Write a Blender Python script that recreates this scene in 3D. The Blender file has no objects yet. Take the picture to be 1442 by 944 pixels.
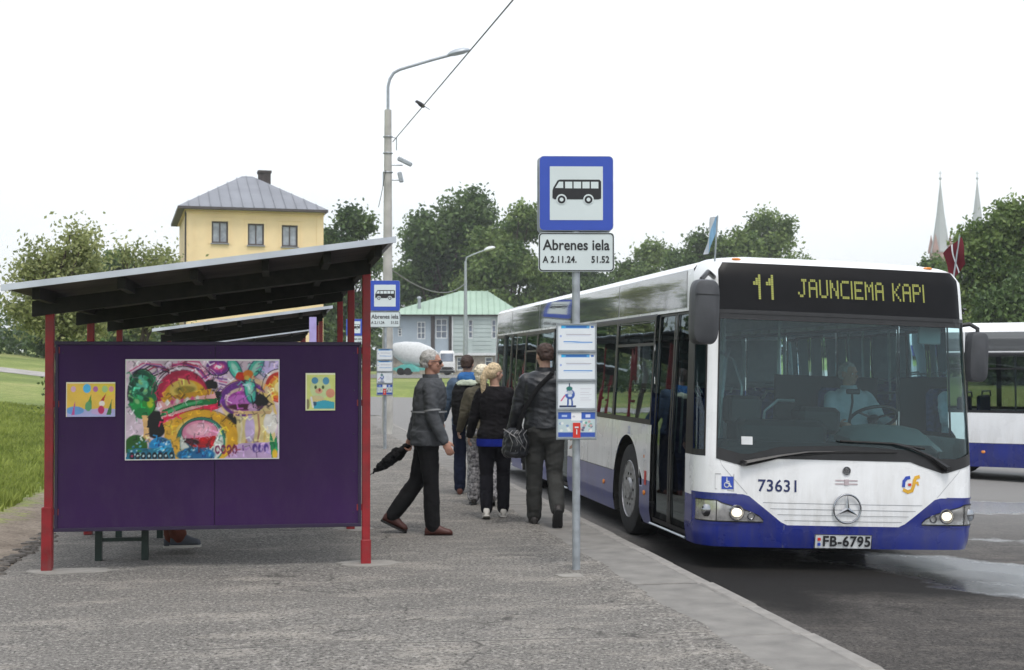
import bpy, bmesh, math, random
import numpy as np
from mathutils import Vector, Matrix, noise as mnoise
rnd = random.Random(7)
R = math.radians
sc = bpy.context.scene
col = sc.collection
# ------------------------------------------------------------------ camera
F = 2003.0                       # focal length in photograph pixels
CAMZ = 1.6
PITCH = math.atan(43.0 / F)
cd = bpy.data.cameras.new('camera'); cam = bpy.data.objects.new('camera', cd); col.objects.link(cam)
cam.location = (0, 0, CAMZ); cam.rotation_euler = (R(90) + PITCH, 0, 0)
cd.sensor_width = 36.0; cd.lens = 36.0 * F / 1442.0
cd.clip_start = 0.05; cd.clip_end = 6000
cd.dof.use_dof = True; cd.dof.focus_distance = 12.6; cd.dof.aperture_fstop = 5.6
sc.camera = cam
# ------------------------------------------------------------------ overcast daylight
SUN_EL, SUN_AZ = R(64), R(165)
w = bpy.data.worlds.new('World'); sc.world = w; w.use_nodes = True
nt = w.node_tree; nt.nodes.clear()
out = nt.nodes.new('ShaderNodeOutputWorld')
sky = nt.nodes.new('ShaderNodeTexSky'); sky.sky_type = 'NISHITA'; sky.sun_disc = False
sky.sun_elevation = SUN_EL; sky.sun_rotation = SUN_AZ; sky.air_density = 1.2; sky.dust_density = 4.0
bg1 = nt.nodes.new('ShaderNodeBackground'); bg1.inputs[1].default_value = 0.05
nt.links.new(sky.outputs[0], bg1.inputs[0])
# the cloud layer: thick pale stratus, a little cooler and thinner in places
tc = nt.nodes.new('ShaderNodeTexCoord'); mp = nt.nodes.new('ShaderNodeMapping'); mp.inputs['Scale'].default_value = (1.2, 1.2, 3.0)
nz = nt.nodes.new('ShaderNodeTexNoise'); nz.inputs['Scale'].default_value = 1.3; nz.inputs['Detail'].default_value = 5
cr = nt.nodes.new('ShaderNodeValToRGB')
cr.color_ramp.elements[0].position = 0.3; cr.color_ramp.elements[0].color = (0.72, 0.80, 0.86, 1)
cr.color_ramp.elements[1].position = 0.62; cr.color_ramp.elements[1].color = (0.97, 0.985, 1.0, 1)
nt.links.new(tc.outputs['Generated'], mp.inputs[0]); nt.links.new(mp.outputs[0], nz.inputs['Vector']); nt.links.new(nz.outputs[0], cr.inputs[0])
bg2 = nt.nodes.new('ShaderNodeBackground'); bg2.inputs[1].default_value = 0.84
nt.links.new(cr.outputs[0], bg2.inputs[0])
add = nt.nodes.new('ShaderNodeAddShader')
nt.links.new(bg1.outputs[0], add.inputs[0]); nt.links.new(bg2.outputs[0], add.inputs[1]); nt.links.new(add.outputs[0], out.inputs[0])
sd = bpy.data.lights.new('sun', 'SUN'); sun = bpy.data.objects.new('sun', sd); col.objects.link(sun)
sd.energy = 1.1; sd.angle = R(14); sd.color = (1.0, 0.97, 0.93)
sdir = Vector((math.sin(SUN_AZ) * math.cos(SUN_EL), math.cos(SUN_AZ) * math.cos(SUN_EL), math.sin(SUN_EL)))
sun.rotation_euler = sdir.to_track_quat('Z', 'Y').to_euler()
sc.view_settings.view_transform = 'Standard'; sc.view_settings.look = 'None'
sc.view_settings.exposure = 0.32; sc.view_settings.gamma = 1.0
sc.cycles.max_bounces = 8; sc.cycles.transparent_max_bounces = 24

# ------------------------------------------------------------------ helpers
def pix(px, py, Y):
    """the world point at depth Y seen at photograph pixel (px, py)"""
    u = (px - 721) / F; v = (472 - py) / F
    cp, sp = math.cos(PITCH), math.sin(PITCH)
    d = Vector((u, cp - v * sp, sp + v * cp))
    return Vector((0, 0, CAMZ)) + d * (Y / d.y)

TH = R(9.35)
KD = Vector((-math.sin(TH), math.cos(TH), 0)); KN = Vector((math.cos(TH), math.sin(TH), 0)); K0 = Vector((1.96, 7.52, 0))
def AB(a, b, z=0.0):
    return K0 + KD * a + KN * b + Vector((0, 0, z))
def toAB(x, y):
    v = Vector((x, y, 0)) - K0
    return v.dot(KD), v.dot(KN)
def sstep(x, a, b):
    t = max(0.0, min(1.0, (x - a) / (b - a))); return t * t * (3 - 2 * t)
def ramp(y): return 0.025 * max(0.0, min(32.0, y - 38.0))
def roadz(x, y):
    a, b = toAB(x, y)
    return -0.15 - 0.035 * max(0.0, min(b, 22.0)) * (1 - sstep(y, 45, 90)) + ramp(y)
def groundz(x, y):
    a, b = toAB(x, y)
    if b < -5.15:
        d = -5.15 - b
        z = -0.02 + 0.1 * max(0, min(d, 33.0)) + ramp(y) * 1.0 + 0.05 * mnoise.noise(Vector((x * .35, y * .35, 0))) * min(1, d)
        if y < 38: pass
        return z
    if y < 58 : return min(-0.3, roadz(x, y) - 0.2)
    return ramp(y)

class MB:
    def __init__(s): s.v = []; s.f = []; s.m = []; s.mi = 0
    def poly(s, pts, flip=False):
        n = len(s.v); s.v += [tuple(p) for p in pts]
        idx = list(range(n, n + len(pts))); s.f.append(idx[::-1] if flip else idx); s.m.append(s.mi)
    def box(s, c, size, mat=None, bev=0.0):
        x, y, z = [k / 2 for k in size]; c = Vector(c)
        if bev > 0:
            b = min(bev, x * .9, y * .9, z * .9)
            rings = []
            for zz, ins in ((-z, b), (-z + b, 0), (z - b, 0), (z, b)):
                xx, yy = x - ins, y - ins; k = b if ins == 0 else b * .6
                ring = [(-xx + k, -yy), (xx - k, -yy), (xx, -yy + k), (xx, yy - k), (xx - k, yy), (-xx + k, yy), (-xx, yy - k), (-xx, -yy + k)]
                rings.append([Vector((p[0], p[1], zz)) for p in ring])
            pts = [[(mat @ q if mat else q) + c for q in r] for r in rings]
            s.loft(pts); return
        P = [Vector((i, j, k)) for k in (-z, z) for j in (-y, y) for i in (-x, x)]
        P = [(mat @ p if mat else p) + c for p in P]; n = len(s.v)
        s.v += [tuple(p) for p in P]
        for q in ((0, 2, 3, 1), (4, 5, 7, 6), (0, 1, 5, 4), (2, 6, 7, 3), (0, 4, 6, 2), (1, 3, 7, 5)):
            s.f.append([n + k for k in q]); s.m.append(s.mi)
    def loft(s, rings, cap=True, close=True):
        n = len(s.v); k = len(rings[0])
        for r in rings: s.v += [tuple(p) for p in r]
        for i in range(len(rings) - 1):
            for j in range(k if close else k - 1):
                a = n + i * k + j; b = n + i * k + (j + 1) % k
                s.f.append([a, b, b + k, a + k]); s.m.append(s.mi)
        if cap:
            s.f.append([n + j for j in range(k)][::-1]); s.m.append(s.mi)
            m = n + (len(rings) - 1) * k; s.f.append([m + j for j in range(k)]); s.m.append(s.mi)
    def tube(s, pts, rad, n=10, cap=True, ry=None):
        pts = [Vector(p) for p in pts]
        if not isinstance(rad, (list, tuple)): rad = [rad] * len(pts)
        rings = []; up = None
        for i, p in enumerate(pts):
            d = (pts[min(i + 1, len(pts) - 1)] - pts[max(i - 1, 0)])
            if d.length < 1e-9: d = Vector((0, 0, 1))
            d.normalize()
            if up is None:
                up = Vector((0, 0, 1)) if abs(d.z) < .9 else Vector((0, 1, 0))
            sx = d.cross(up).normalized(); uy = sx.cross(d).normalized(); up = uy
            rings.append([p + (sx * math.cos(t) + uy * math.sin(t) * (ry or 1)) * rad[i] for t in [2 * math.pi * q / n for q in range(n)]])
        s.loft(rings, cap)
    def cyl(s, p0, p1, r0, r1=None, n=16): s.tube([p0, p1], [r0, r0 if r1 is None else r1], n)
    def capsule(s, p0, p1, r0, r1, n=12):
        p0 = Vector(p0); p1 = Vector(p1); d = (p1 - p0)
        L = d.length
        if L < 1e-6: d = Vector((0, 0, 1)); L = 1e-6
        d.normalize(); pts = []; rr = []
        for t in (-80, -55, -28, 0): pts.append(p0 + d * r0 * math.sin(R(t))); rr.append(r0 * math.cos(R(t)))
        for t in (0, 28, 55, 80): pts.append(p1 + d * r1 * math.sin(R(t))); rr.append(r1 * math.cos(R(t)))
        up = Vector((0, 0, 1)) if abs(d.z) < .9 else Vector((0, 1, 0))
        sx = d.cross(up).normalized(); uy = sx.cross(d).normalized()
        s.loft([[p + (sx * math.cos(a) + uy * math.sin(a)) * r for a in [2 * math.pi * q / n for q in range(n)]] for p, r in zip(pts, rr)])
    def ell(s, c, r, M=None, n=16, m=10):
        c = Vector(c); rings = []
        for i in range(1, m):
            t = math.pi * i / m
            ring = [Vector((r[0] * math.sin(t) * math.cos(2 * math.pi * j / n), r[1] * math.sin(t) * math.sin(2 * math.pi * j / n), -r[2] * math.cos(t))) for j in range(n)]
            rings.append([(M @ q if M else q) + c for q in ring])
        s.loft(rings)
    def torus(s, c, Rr, r, M=None, n=32, m=8):
        c = Vector(c); rings = []
        for i in range(n + 1):
            t = 2 * math.pi * i / n
            ring = [Vector(((Rr + r * math.cos(q)) * math.cos(t), (Rr + r * math.cos(q)) * math.sin(t), r * math.sin(q))) for q in [2 * math.pi * k / m for k in range(m)]]
            rings.append([(M @ q if M else q) + c for q in ring])
        s.loft(rings, cap=False)
    def prism(s, pts2, fn0, fn1):
        """outline in 2D -> two faces given by fn0, fn1 and a rim"""
        A = [fn0(*p) for p in pts2]; B = [fn1(*p) for p in pts2]
        s.loft([A, B])

def link(name, me, parent=None, loc=None):
    o = bpy.data.objects.new(name, me); col.objects.link(o)
    if parent: o.parent = parent
    if loc is not None: o.location = loc
    return o
def obj(name, mb, mats, parent=None, smooth=False, loc=None, angle=40):
    me = bpy.data.meshes.new(name); me.from_pydata(mb.v, [], mb.f)
    if not isinstance(mats, (list, tuple)): mats = [mats]
    for m in mats: me.materials.append(m)
    if len(mats) > 1: me.polygons.foreach_set('material_index', mb.m)
    bm = bmesh.new(); bm.from_mesh(me)
    bmesh.ops.remove_doubles(bm, verts=bm.verts, dist=1e-5)
    bmesh.ops.recalc_face_normals(bm, faces=bm.faces)
    if smooth:
        for e in bm.edges:
            if len(e.link_faces) == 2 and e.calc_face_angle(0) > R(angle): e.smooth = False
        for f in bm.faces: f.smooth = True
    bm.to_mesh(me); bm.free()
    return link(name, me, parent, loc)
def tag(o, label=None, cat=None, group=None, kind=None):
    if label: o['label'] = label
    if cat: o['category'] = cat
    if group: o['group'] = group
    if kind: o['kind'] = kind
    return o
def thing(name, label, cat, loc=(0, 0, 0), rz=0, group=None, rot=None):
    o = bpy.data.objects.new(name, None); col.objects.link(o); o.location = loc
    o.rotation_euler = rot if rot else (0, 0, rz); o.empty_display_size = .2
    return tag(o, label, cat, group)
def kids(o): return [c for c in bpy.data.objects if c.parent == o]
def copy_tree(o, skip=(), parent=None):
    c = o.copy(); col.objects.link(c); c.parent = parent
    for ch in kids(o):
        if ch.name.split('.')[0] not in skip: copy_tree(ch, skip, c)
    return c

# ------------------------------------------------------------------ materials
def mat(name, c, rough=.6, metal=0., var=.12, vscale=6., bump=0., bscale=60., spec=.5, coat=0., c2=None, emit=None, es=0., detail=4., rvar=.0):
    m = bpy.data.materials.new(name); m.use_nodes = True; n = m.node_tree.nodes; l = m.node_tree.links
    p = n['Principled BSDF']; p.inputs['Roughness'].default_value = rough; p.inputs['Metallic'].default_value = metal
    p.inputs['Specular IOR Level'].default_value = spec; p.inputs['Coat Weight'].default_value = coat; p.inputs['Coat Roughness'].default_value = .05
    t = n.new('ShaderNodeTexCoord'); z = n.new('ShaderNodeTexNoise'); z.inputs['Scale'].default_value = vscale; z.inputs['Detail'].default_value = detail
    l.new(t.outputs['Object'], z.inputs['Vector'])
    r = n.new('ShaderNodeValToRGB'); r.color_ramp.elements[0].position = .3; r.color_ramp.elements[1].position = .7
    a = c2 if c2 else tuple(k * (1 - var) for k in c); b = c if c2 else tuple(min(1, k * (1 + var)) for k in c)
    r.color_ramp.elements[0].color = (*a, 1); r.color_ramp.elements[1].color = (*b, 1)
    l.new(z.outputs[0], r.inputs[0]); l.new(r.outputs[0], p.inputs['Base Color'])
    if rvar:
        mr = n.new('ShaderNodeMapRange'); mr.inputs['To Min'].default_value = max(0, rough - rvar); mr.inputs['To Max'].default_value = min(1, rough + rvar)
        mr.inputs['From Min'].default_value = .3; mr.inputs['From Max'].default_value = .7
        l.new(z.outputs[0], mr.inputs[0]); l.new(mr.outputs[0], p.inputs['Roughness'])
    if bump:
        z2 = n.new('ShaderNodeTexNoise'); z2.inputs['Scale'].default_value = bscale; z2.inputs['Detail'].default_value = 3
        bp = n.new('ShaderNodeBump'); bp.inputs['Strength'].default_value = bump; bp.inputs['Distance'].default_value = .01
        l.new(t.outputs['Object'], z2.inputs['Vector']); l.new(z2.outputs[0], bp.inputs['Height']); l.new(bp.outputs[0], p.inputs['Normal'])
    if emit: p.inputs['Emission Color'].default_value = (*emit, 1); p.inputs['Emission Strength'].default_value = es
    return m
def glass(name, tint, refl_rough=.01, boost=1.0):
    m = bpy.data.materials.new(name); m.use_nodes = True; n = m.node_tree.nodes; l = m.node_tree.links; n.clear()
    o = n.new('ShaderNodeOutputMaterial'); mx = n.new('ShaderNodeMixShader'); tr = n.new('ShaderNodeBsdfTransparent'); gl = n.new('ShaderNodeBsdfGlossy')
    tr.inputs[0].default_value = (*tint, 1); gl.inputs['Roughness'].default_value = refl_rough; gl.inputs[0].default_value = (.84, .96, 1, 1)
    fr = n.new('ShaderNodeFresnel'); fr.inputs[0].default_value = 1.5
    mm = n.new('ShaderNodeMath'); mm.operation = 'MULTIPLY'; mm.inputs[1].default_value = boost; mm.use_clamp = True
    # slight waviness and a film of dust
    tx = n.new('ShaderNodeTexCoord'); nz = n.new('ShaderNodeTexNoise'); nz.inputs['Scale'].default_value = 1.1; bp = n.new('ShaderNodeBump'); bp.inputs['Strength'].default_value = .04; bp.inputs['Distance'].default_value = .05
    l.new(tx.outputs['Object'], nz.inputs['Vector']); l.new(nz.outputs[0], bp.inputs['Height']); l.new(bp.outputs[0], gl.inputs['Normal'])
    l.new(fr.outputs[0], mm.inputs[0]); l.new(mm.outputs[0], mx.inputs[0]); l.new(tr.outputs[0], mx.inputs[1]); l.new(gl.outputs[0], mx.inputs[2]); l.new(mx.outputs[0], o.inputs[0])
    return m
def nodes(m): return m.node_tree.nodes, m.node_tree.links

M = {}
M['white'] = mat('white_paint', (.83, .84, .85), .28, var=.05, vscale=2.5, coat=.6, rvar=.06)
M['blue'] = mat('blue_paint', (.010, .022, .21), .28, var=.15, vscale=3, coat=.6, rvar=.06)
M['bluegrey'] = mat('sheen_blue_paint', (.085, .10, .29), .35, var=.12, vscale=2, coat=.5)  # paler side skirt: its glossy reflections are painted into the blue
M['black'] = mat('black_plastic', (.012, .012, .013), .35, var=.3, vscale=10)
M['mirror_grey'] = mat('grey_plastic', (.05, .053, .06), .5, var=.1, vscale=12, bump=.1, bscale=200)
M['rubber'] = mat('rubber', (.018, .018, .018), .8, var=.3, vscale=14, bump=.3, bscale=40)
M['rim'] = mat('wheel_steel', (.35, .35, .36), .45, .6, var=.35, vscale=20)
M['clip'] = mat('dull_metal_clip', (.22, .22, .22), .4, .6)
M['chrome'] = mat('chrome', (.35, .36, .38), .18, 1.0, var=.1)
M['metal'] = mat('galvanised_steel', (.36, .39, .42), .5, .55, var=.18, vscale=14, rvar=.1)
M['wind'] = glass('windscreen_glass', (.60, .84, .85), boost=1.15)
M['sideglass'] = glass('tinted_side_glass', (.50, .54, .54), boost=1.5)
M['doorglass'] = glass('door_glass', (.22, .25, .26), boost=1.0)
M['display'] = mat('display_screen', (.006, .006, .007), .35, var=.2, vscale=4, spec=.15)
M['led'] = mat('lit_amber_led', (.16, .17, .03), .5, emit=(.50, .52, .13), es=.30, var=.05)
M['lamp_glass'] = mat('headlight_reflector', (.50, .50, .50), .12, .7, var=.35, vscale=14, coat=1.)
M['lamp_lit'] = mat('lit_headlight_bulb', (.9, .85, .75), .3, emit=(1, .86, .62), es=.75)
M['amber'] = mat('amber_lens', (.75, .25, .04), .25, var=.1)
M['red'] = mat('red_paint', (.26, .009, .014), .45, var=.25, vscale=9, bump=.08, bscale=40, rvar=.12)
M['roof_dark'] = mat('dark_timber', (.012, .012, .010), .85, var=.4, vscale=12, bump=.3, bscale=40)
M['roofsheet'] = mat('corrugated_sheet', (.42, .45, .49), .5, .3, var=.15, vscale=5)
M['roofunder'] = mat('roof_underside', (.05, .042, .040), .9, var=.4, vscale=4)
M['concrete'] = mat('concrete', (.33, .32, .30), .9, var=.22, vscale=7, bump=.4, bscale=70)
M['pole_concrete'] = mat('weathered_concrete_pole', (.42, .41, .38), .9, var=.2, vscale=3, bump=.4, bscale=50)
M['signblue'] = mat('sign_blue', (.015, .06, .42), .35, var=.05, coat=.3)
M['signwhite'] = mat('sign_white', (.62, .69, .70), .4, var=.03, vscale=3, coat=.2)
M['signblack'] = mat('sign_black', (.012, .012, .015), .5)
M['navy'] = mat('navy_vinyl', (.012, .022, .10), .4)
M['sign_red'] = mat('sign_red', (.6, .03, .02), .4)
M['bench_green'] = mat('dark_green_paint', (.012, .03, .022), .5, var=.3)
M['yellow_wall'] = mat('yellow_render', (.84, .66, .40), .9, var=.07, vscale=.8, bump=.2, bscale=20)
M['grey_roof'] = mat('grey_metal_roof', (.24, .25, .28), .6, .1, var=.1, vscale=.7)
M['chimney'] = mat('dark_brick', (.06, .05, .048), .9, var=.35, vscale=6, bump=.5, bscale=20)
M['winframe'] = mat('window_frame_dark', (.07, .06, .06), .6)
M['winwhite'] = mat('window_frame_white', (.65, .67, .68), .6)
M['pane'] = mat('window_pane', (.14, .17, .22), .08, var=.6, vscale=.9, spec=.8)
M['curtain'] = mat('curtained_pane', (.30, .33, .38), .15, var=.3, vscale=3, spec=.8)
M['green_roof'] = mat('green_metal_roof', (.34, .46, .37), .65, var=.1, vscale=.5)
M['siding'] = mat('blue_grey_siding', (.36, .42, .48), .8, var=.08, vscale=1)
M['siding_teal'] = mat('pale_teal_siding', (.44, .51, .50), .8, var=.08, vscale=1)
M['stone'] = mat('rubble_stone', (.30, .27, .24), .95, var=.3, vscale=3, bump=.5, bscale=6)
M['steeple'] = mat('pale_copper_steeple', (.38, .40, .41), .8, var=.08, vscale=.1)
M['steeple_brick'] = mat('steeple_brick', (.33, .20, .17), .9, var=.1, vscale=.3)
M['bark'] = mat('bark', (.07, .055, .042), .95, var=.35, vscale=6, bump=.6, bscale=14)
M['seatblue'] = mat('seat_moquette', (.03, .05, .16), .9, var=.4, vscale=30)
M['interior'] = mat('interior_grey', (.34, .38, .39), .7, var=.1)
M['dash'] = mat('dashboard', (.014, .016, .017), .6, var=.2, vscale=6)
M['dash_light'] = mat('dashboard_cowl', (.16, .21, .21), .45, var=.1, vscale=5)
M['floor_in'] = mat('bus_floor', (.05, .05, .055), .8)
M['rail'] = mat('handrail', (.32, .36, .38), .3, .5)

def leafmat(name, dark, light, transl=.3):
    m = bpy.data.materials.new(name); m.use_nodes = True; n, l = nodes(m)
    p = n['Principled BSDF']; p.inputs['Roughness'].default_value = .55; p.inputs['Specular IOR Level'].default_value = .35
    at = n.new('ShaderNodeAttribute'); at.attribute_name = 'tint'
    r = n.new('ShaderNodeValToRGB'); r.color_ramp.elements[0].color = (*dark, 1); r.color_ramp.elements[1].color = (*light, 1)
    l.new(at.outputs['Fac'], r.inputs[0]); l.new(r.outputs[0], p.inputs['Base Color'])
    t = n.new('ShaderNodeBsdfTranslucent'); l.new(r.outputs[0], t.inputs[0]); mx = n.new('ShaderNodeMixShader'); mx.inputs[0].default_value = transl
    l.new(p.outputs[0], mx.inputs[1]); l.new(t.outputs[0], mx.inputs[2]); l.new(mx.outputs[0], n['Material Output'].inputs[0])
    return m
M['leaf_dark'] = leafmat('dark_foliage', (.036, .075, .022), (.165, .245, .08))
M['leaf_mid'] = leafmat('mid_foliage', (.06, .115, .028), (.25, .33, .10))
M['leaf_light'] = leafmat('light_foliage', (.16, .20, .07), (.48, .50, .22), .4)
M['leaf_far'] = leafmat('far_foliage', (.07, .10, .07), (.12, .16, .10))
M['blade'] = leafmat('grass_blade', (.14, .19, .03), (.38, .44, .10), .4)

def wpos_noise(n, l, scale, detail=4, vec=None, rough=.5):
    g = n.new('ShaderNodeNewGeometry') if vec is None else None
    z = n.new('ShaderNodeTexNoise'); z.inputs['Scale'].default_value = scale; z.inputs['Detail'].default_value = detail; z.inputs['Roughness'].default_value = rough
    l.new(g.outputs['Position'] if g else vec, z.inputs['Vector']); return z.outputs[0]
def rampn(n, l, src, stops):
    r = n.new('ShaderNodeValToRGB'); e = r.color_ramp.elements
    while len(e) < len(stops): e.new(.5)
    for k, (p, c) in enumerate(stops):
        e[k].position = p; e[k].color = (*c, 1) if len(c) == 3 else c
    l.new(src, r.inputs[0]); return r.outputs[0]
def mixc(n, l, fac, a, b, mode='MIX'):
    m = n.new('ShaderNodeMix'); m.data_type = 'RGBA'; m.blend_type = mode
    if isinstance(fac, (int, float)): m.inputs[0].default_value = fac
    else: l.new(fac, m.inputs[0])
    for k, s in ((6, a), (7, b)):
        if isinstance(s, tuple): m.inputs[k].default_value = (*s, 1)
        else: l.new(s, m.inputs[k])
    return m.outputs[2]
def mth(n, l, op, a, b=None, clamp=False):
    m = n.new('ShaderNodeMath'); m.operation = op; m.use_clamp = clamp
    for k, s in ((0, a), (1, b)):
        if s is None: continue
        if isinstance(s, (int, float)): m.inputs[k].default_value = s
        else: l.new(s, m.inputs[k])
    return m.outputs[0]
def abcoords(n, l):
    """node outputs a (along the kerb) and b (across it)"""
    g = n.new('ShaderNodeNewGeometry'); outs = []
    sub = n.new('ShaderNodeVectorMath'); sub.operation = 'SUBTRACT'; l.new(g.outputs['Position'], sub.inputs[0]); sub.inputs[1].default_value = K0
    for v in (KD, KN):
        d = n.new('ShaderNodeVectorMath'); d.operation = 'DOT_PRODUCT'; l.new(sub.outputs[0], d.inputs[0]); d.inputs[1].default_value = v; outs.append(d.outputs['Value'])
    return outs
def streak_vec(n, l, sa, sb):
    a, b = abcoords(n, l); c = n.new('ShaderNodeCombineXYZ')
    l.new(mth(n, l, 'MULTIPLY', a, sa), c.inputs[0]); l.new(mth(n, l, 'MULTIPLY', b, sb), c.inputs[1]); return c.outputs[0]

def asphalt(name, base, dusty, wet_and_shade=False, cracks=True, joint=None):
    m = bpy.data.materials.new(name); m.use_nodes = True; n, l = nodes(m); p = n['Principled BSDF']; p.inputs['Specular IOR Level'].default_value = .22 if wet_and_shade else .3
    big = wpos_noise(n, l, .55, 6, rough=.65); mid = wpos_noise(n, l, 3.2, 7, rough=.75)
    grain = wpos_noise(n, l, 48, 3, rough=.8); stones = wpos_noise(n, l, 24, 5, rough=.9)
    st = n.new('ShaderNodeTexNoise'); st.inputs['Scale'].default_value = 1.6; st.inputs['Detail'].default_value = 7; st.inputs['Roughness'].default_value = .7
    l.new(streak_vec(n, l, 1.6, .7), st.inputs['Vector'])
    c = rampn(n, l, big, [(.35, tuple(k * .85 for k in base)), (.66, tuple(k * 1.12 for k in base))])
    c = mixc(n, l, rampn(n, l, st.outputs[0], [(.50, (0, 0, 0)), (.64, (1, 1, 1))]), c, dusty)
    c = mixc(n, l, mth(n, l, 'MULTIPLY', rampn(n, l, mid, [(.56, (0, 0, 0)), (.68, (1, 1, 1))]), .55), c, tuple(k * .62 for k in base))
    c = mixc(n, l, rampn(n, l, grain, [(.37, (1, 1, 1)), (.49, (0, 0, 0))]), c, tuple(k * .22 for k in base))
    c = mixc(n, l, rampn(n, l, stones, [(.53, (0, 0, 0)), (.60, (1, 1, 1))]), c, tuple(min(1, k * 1.95) for k in base))
    if joint:
        ja, jb = abcoords(n, l); dj = mth(n, l, 'ABSOLUTE', mth(n, l, 'ADD', mth(n, l, 'SUBTRACT', ja, joint[0]), mth(n, l, 'MULTIPLY', mth(n, l, 'SUBTRACT', mid, .5), .05)))
        jm = rampn(n, l, dj, [(.004, (1, 1, 1)), (.011, (0, 0, 0))]); jn = rampn(n, l, st.outputs[0], [(.40, (.2, .2, .2)), (.55, (1, 1, 1))])
        jm = mth(n, l, 'MULTIPLY', mth(n, l, 'MULTIPLY', jm, jn), mth(n, l, 'GREATER_THAN', jb, joint[1])); c = mixc(n, l, jm, c, tuple(k * .18 for k in base))
        jl = rampn(n, l, mth(n, l, 'ABSOLUTE', mth(n, l, 'ADD', dj, -.02)), [(.002, (.6, .6, .6)), (.009, (0, 0, 0))]); c = mixc(n, l, mth(n, l, 'MULTIPLY', jl, jn), c, tuple(min(1, k * 1.7) for k in base))
    rough = None
    if cracks:
        v = n.new('ShaderNodeTexVoronoi'); v.feature = 'DISTANCE_TO_EDGE'; v.inputs['Scale'].default_value = .33
        g = n.new('ShaderNodeNewGeometry'); nn = n.new('ShaderNodeTexNoise'); nn.inputs['Scale'].default_value = 2.2; nn.inputs['Detail'].default_value = 6
        l.new(g.outputs['Position'], nn.inputs['Vector'])
        sc_ = n.new('ShaderNodeVectorMath'); sc_.operation = 'SCALE'; sc_.inputs['Scale'].default_value = .55; l.new(nn.outputs['Color'], sc_.inputs[0])
        ad = n.new('ShaderNodeVectorMath'); l.new(g.outputs['Position'], ad.inputs[0]); l.new(sc_.outputs[0], ad.inputs[1]); l.new(ad.outputs[0], v.inputs['Vector'])
        ck = rampn(n, l, v.outputs['Distance'], [(.0, (1, 1, 1)), (.006, (0, 0, 0))])
        brk = rampn(n, l, mid, [(.45, (0, 0, 0)), (.55, (1, 1, 1))])
        c = mixc(n, l, mth(n, l, 'MULTIPLY', ck, brk), c, tuple(k * .3 for k in base))
    if wet_and_shade:
        g = n.new('ShaderNodeNewGeometry'); sp = n.new('ShaderNodeSeparateXYZ'); l.new(g.outputs['Position'], sp.inputs[0])
        wn = wpos_noise(n, l, 1.4, 7, rough=.7)
        masks = []
        for (cx, cy, rx, ry, rot) in WET_SHEEN:
            dx = mth(n, l, 'SUBTRACT', sp.outputs[0], cx); dy = mth(n, l, 'SUBTRACT', sp.outputs[1], cy)
            ca, sa = math.cos(rot), math.sin(rot)
            u = mth(n, l, 'ADD', mth(n, l, 'MULTIPLY', dx, ca / rx), mth(n, l, 'MULTIPLY', dy, sa / rx))
            vv = mth(n, l, 'ADD', mth(n, l, 'MULTIPLY', dx, -sa / ry), mth(n, l, 'MULTIPLY', dy, ca / ry))
            d = mth(n, l, 'SQRT', mth(n, l, 'ADD', mth(n, l, 'MULTIPLY', u, u), mth(n, l, 'MULTIPLY', vv, vv)))
            d = mth(n, l, 'ADD', d, mth(n, l, 'MULTIPLY', mth(n, l, 'SUBTRACT', wn, .5), 1.5))
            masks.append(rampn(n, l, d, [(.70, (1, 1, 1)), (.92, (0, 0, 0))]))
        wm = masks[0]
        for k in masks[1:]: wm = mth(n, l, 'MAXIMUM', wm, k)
        c = mixc(n, l, mth(n, l, 'MULTIPLY', wm, .7), c, (.36, .385, .40))  # wet patches paled: the sky's reflection painted into the colour
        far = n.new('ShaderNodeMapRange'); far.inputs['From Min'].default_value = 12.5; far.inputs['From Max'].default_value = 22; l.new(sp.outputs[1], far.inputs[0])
        c = mixc(n, l, mth(n, l, 'MULTIPLY', far.outputs[0], .8), c, (.27, .265, .258))  # road paler with distance: grazing sky sheen painted into the colour
        bus_shade = []
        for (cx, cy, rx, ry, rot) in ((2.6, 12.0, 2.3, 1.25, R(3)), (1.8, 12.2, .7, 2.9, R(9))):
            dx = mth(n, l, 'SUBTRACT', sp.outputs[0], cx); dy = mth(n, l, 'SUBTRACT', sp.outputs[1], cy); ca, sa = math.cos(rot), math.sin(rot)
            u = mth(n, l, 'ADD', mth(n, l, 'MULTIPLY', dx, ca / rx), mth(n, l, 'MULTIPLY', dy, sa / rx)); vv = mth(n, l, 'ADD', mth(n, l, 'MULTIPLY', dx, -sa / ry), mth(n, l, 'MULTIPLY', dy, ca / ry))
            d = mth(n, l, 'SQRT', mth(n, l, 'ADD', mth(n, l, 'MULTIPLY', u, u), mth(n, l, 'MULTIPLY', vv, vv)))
            d = mth(n, l, 'ADD', d, mth(n, l, 'MULTIPLY', mth(n, l, 'SUBTRACT', wn, .5), .8)); bus_shade.append(rampn(n, l, d, [(.55, (1, 1, 1)), (1.0, (0, 0, 0))]))
        c = mixc(n, l, mth(n, l, 'MULTIPLY', mth(n, l, 'MAXIMUM', *bus_shade), .95), c, tuple(k * .16 for k in base))  # shade under and before the bus painted dark, together with damp asphalt
        rg = mth(n, l, 'SUBTRACT', .8, mth(n, l, 'MULTIPLY', wm, .60))
        l.new(rg, p.inputs['Roughness']); bstr = mth(n, l, 'SUBTRACT', .5, mth(n, l, 'MULTIPLY', wm, .49)); l.new(mth(n, l, 'ADD', .2, mth(n, l, 'MULTIPLY', wm, .5)), p.inputs['Specular IOR Level'])
    else:
        p.inputs['Roughness'].default_value = .85; bstr = None
    l.new(c, p.inputs['Base Color'])
    bp = n.new('ShaderNodeBump'); bp.inputs['Distance'].default_value = .016; bp.inputs['Strength'].default_value = .7
    if bstr is not None: l.new(bstr, bp.inputs['Strength'])
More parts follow.
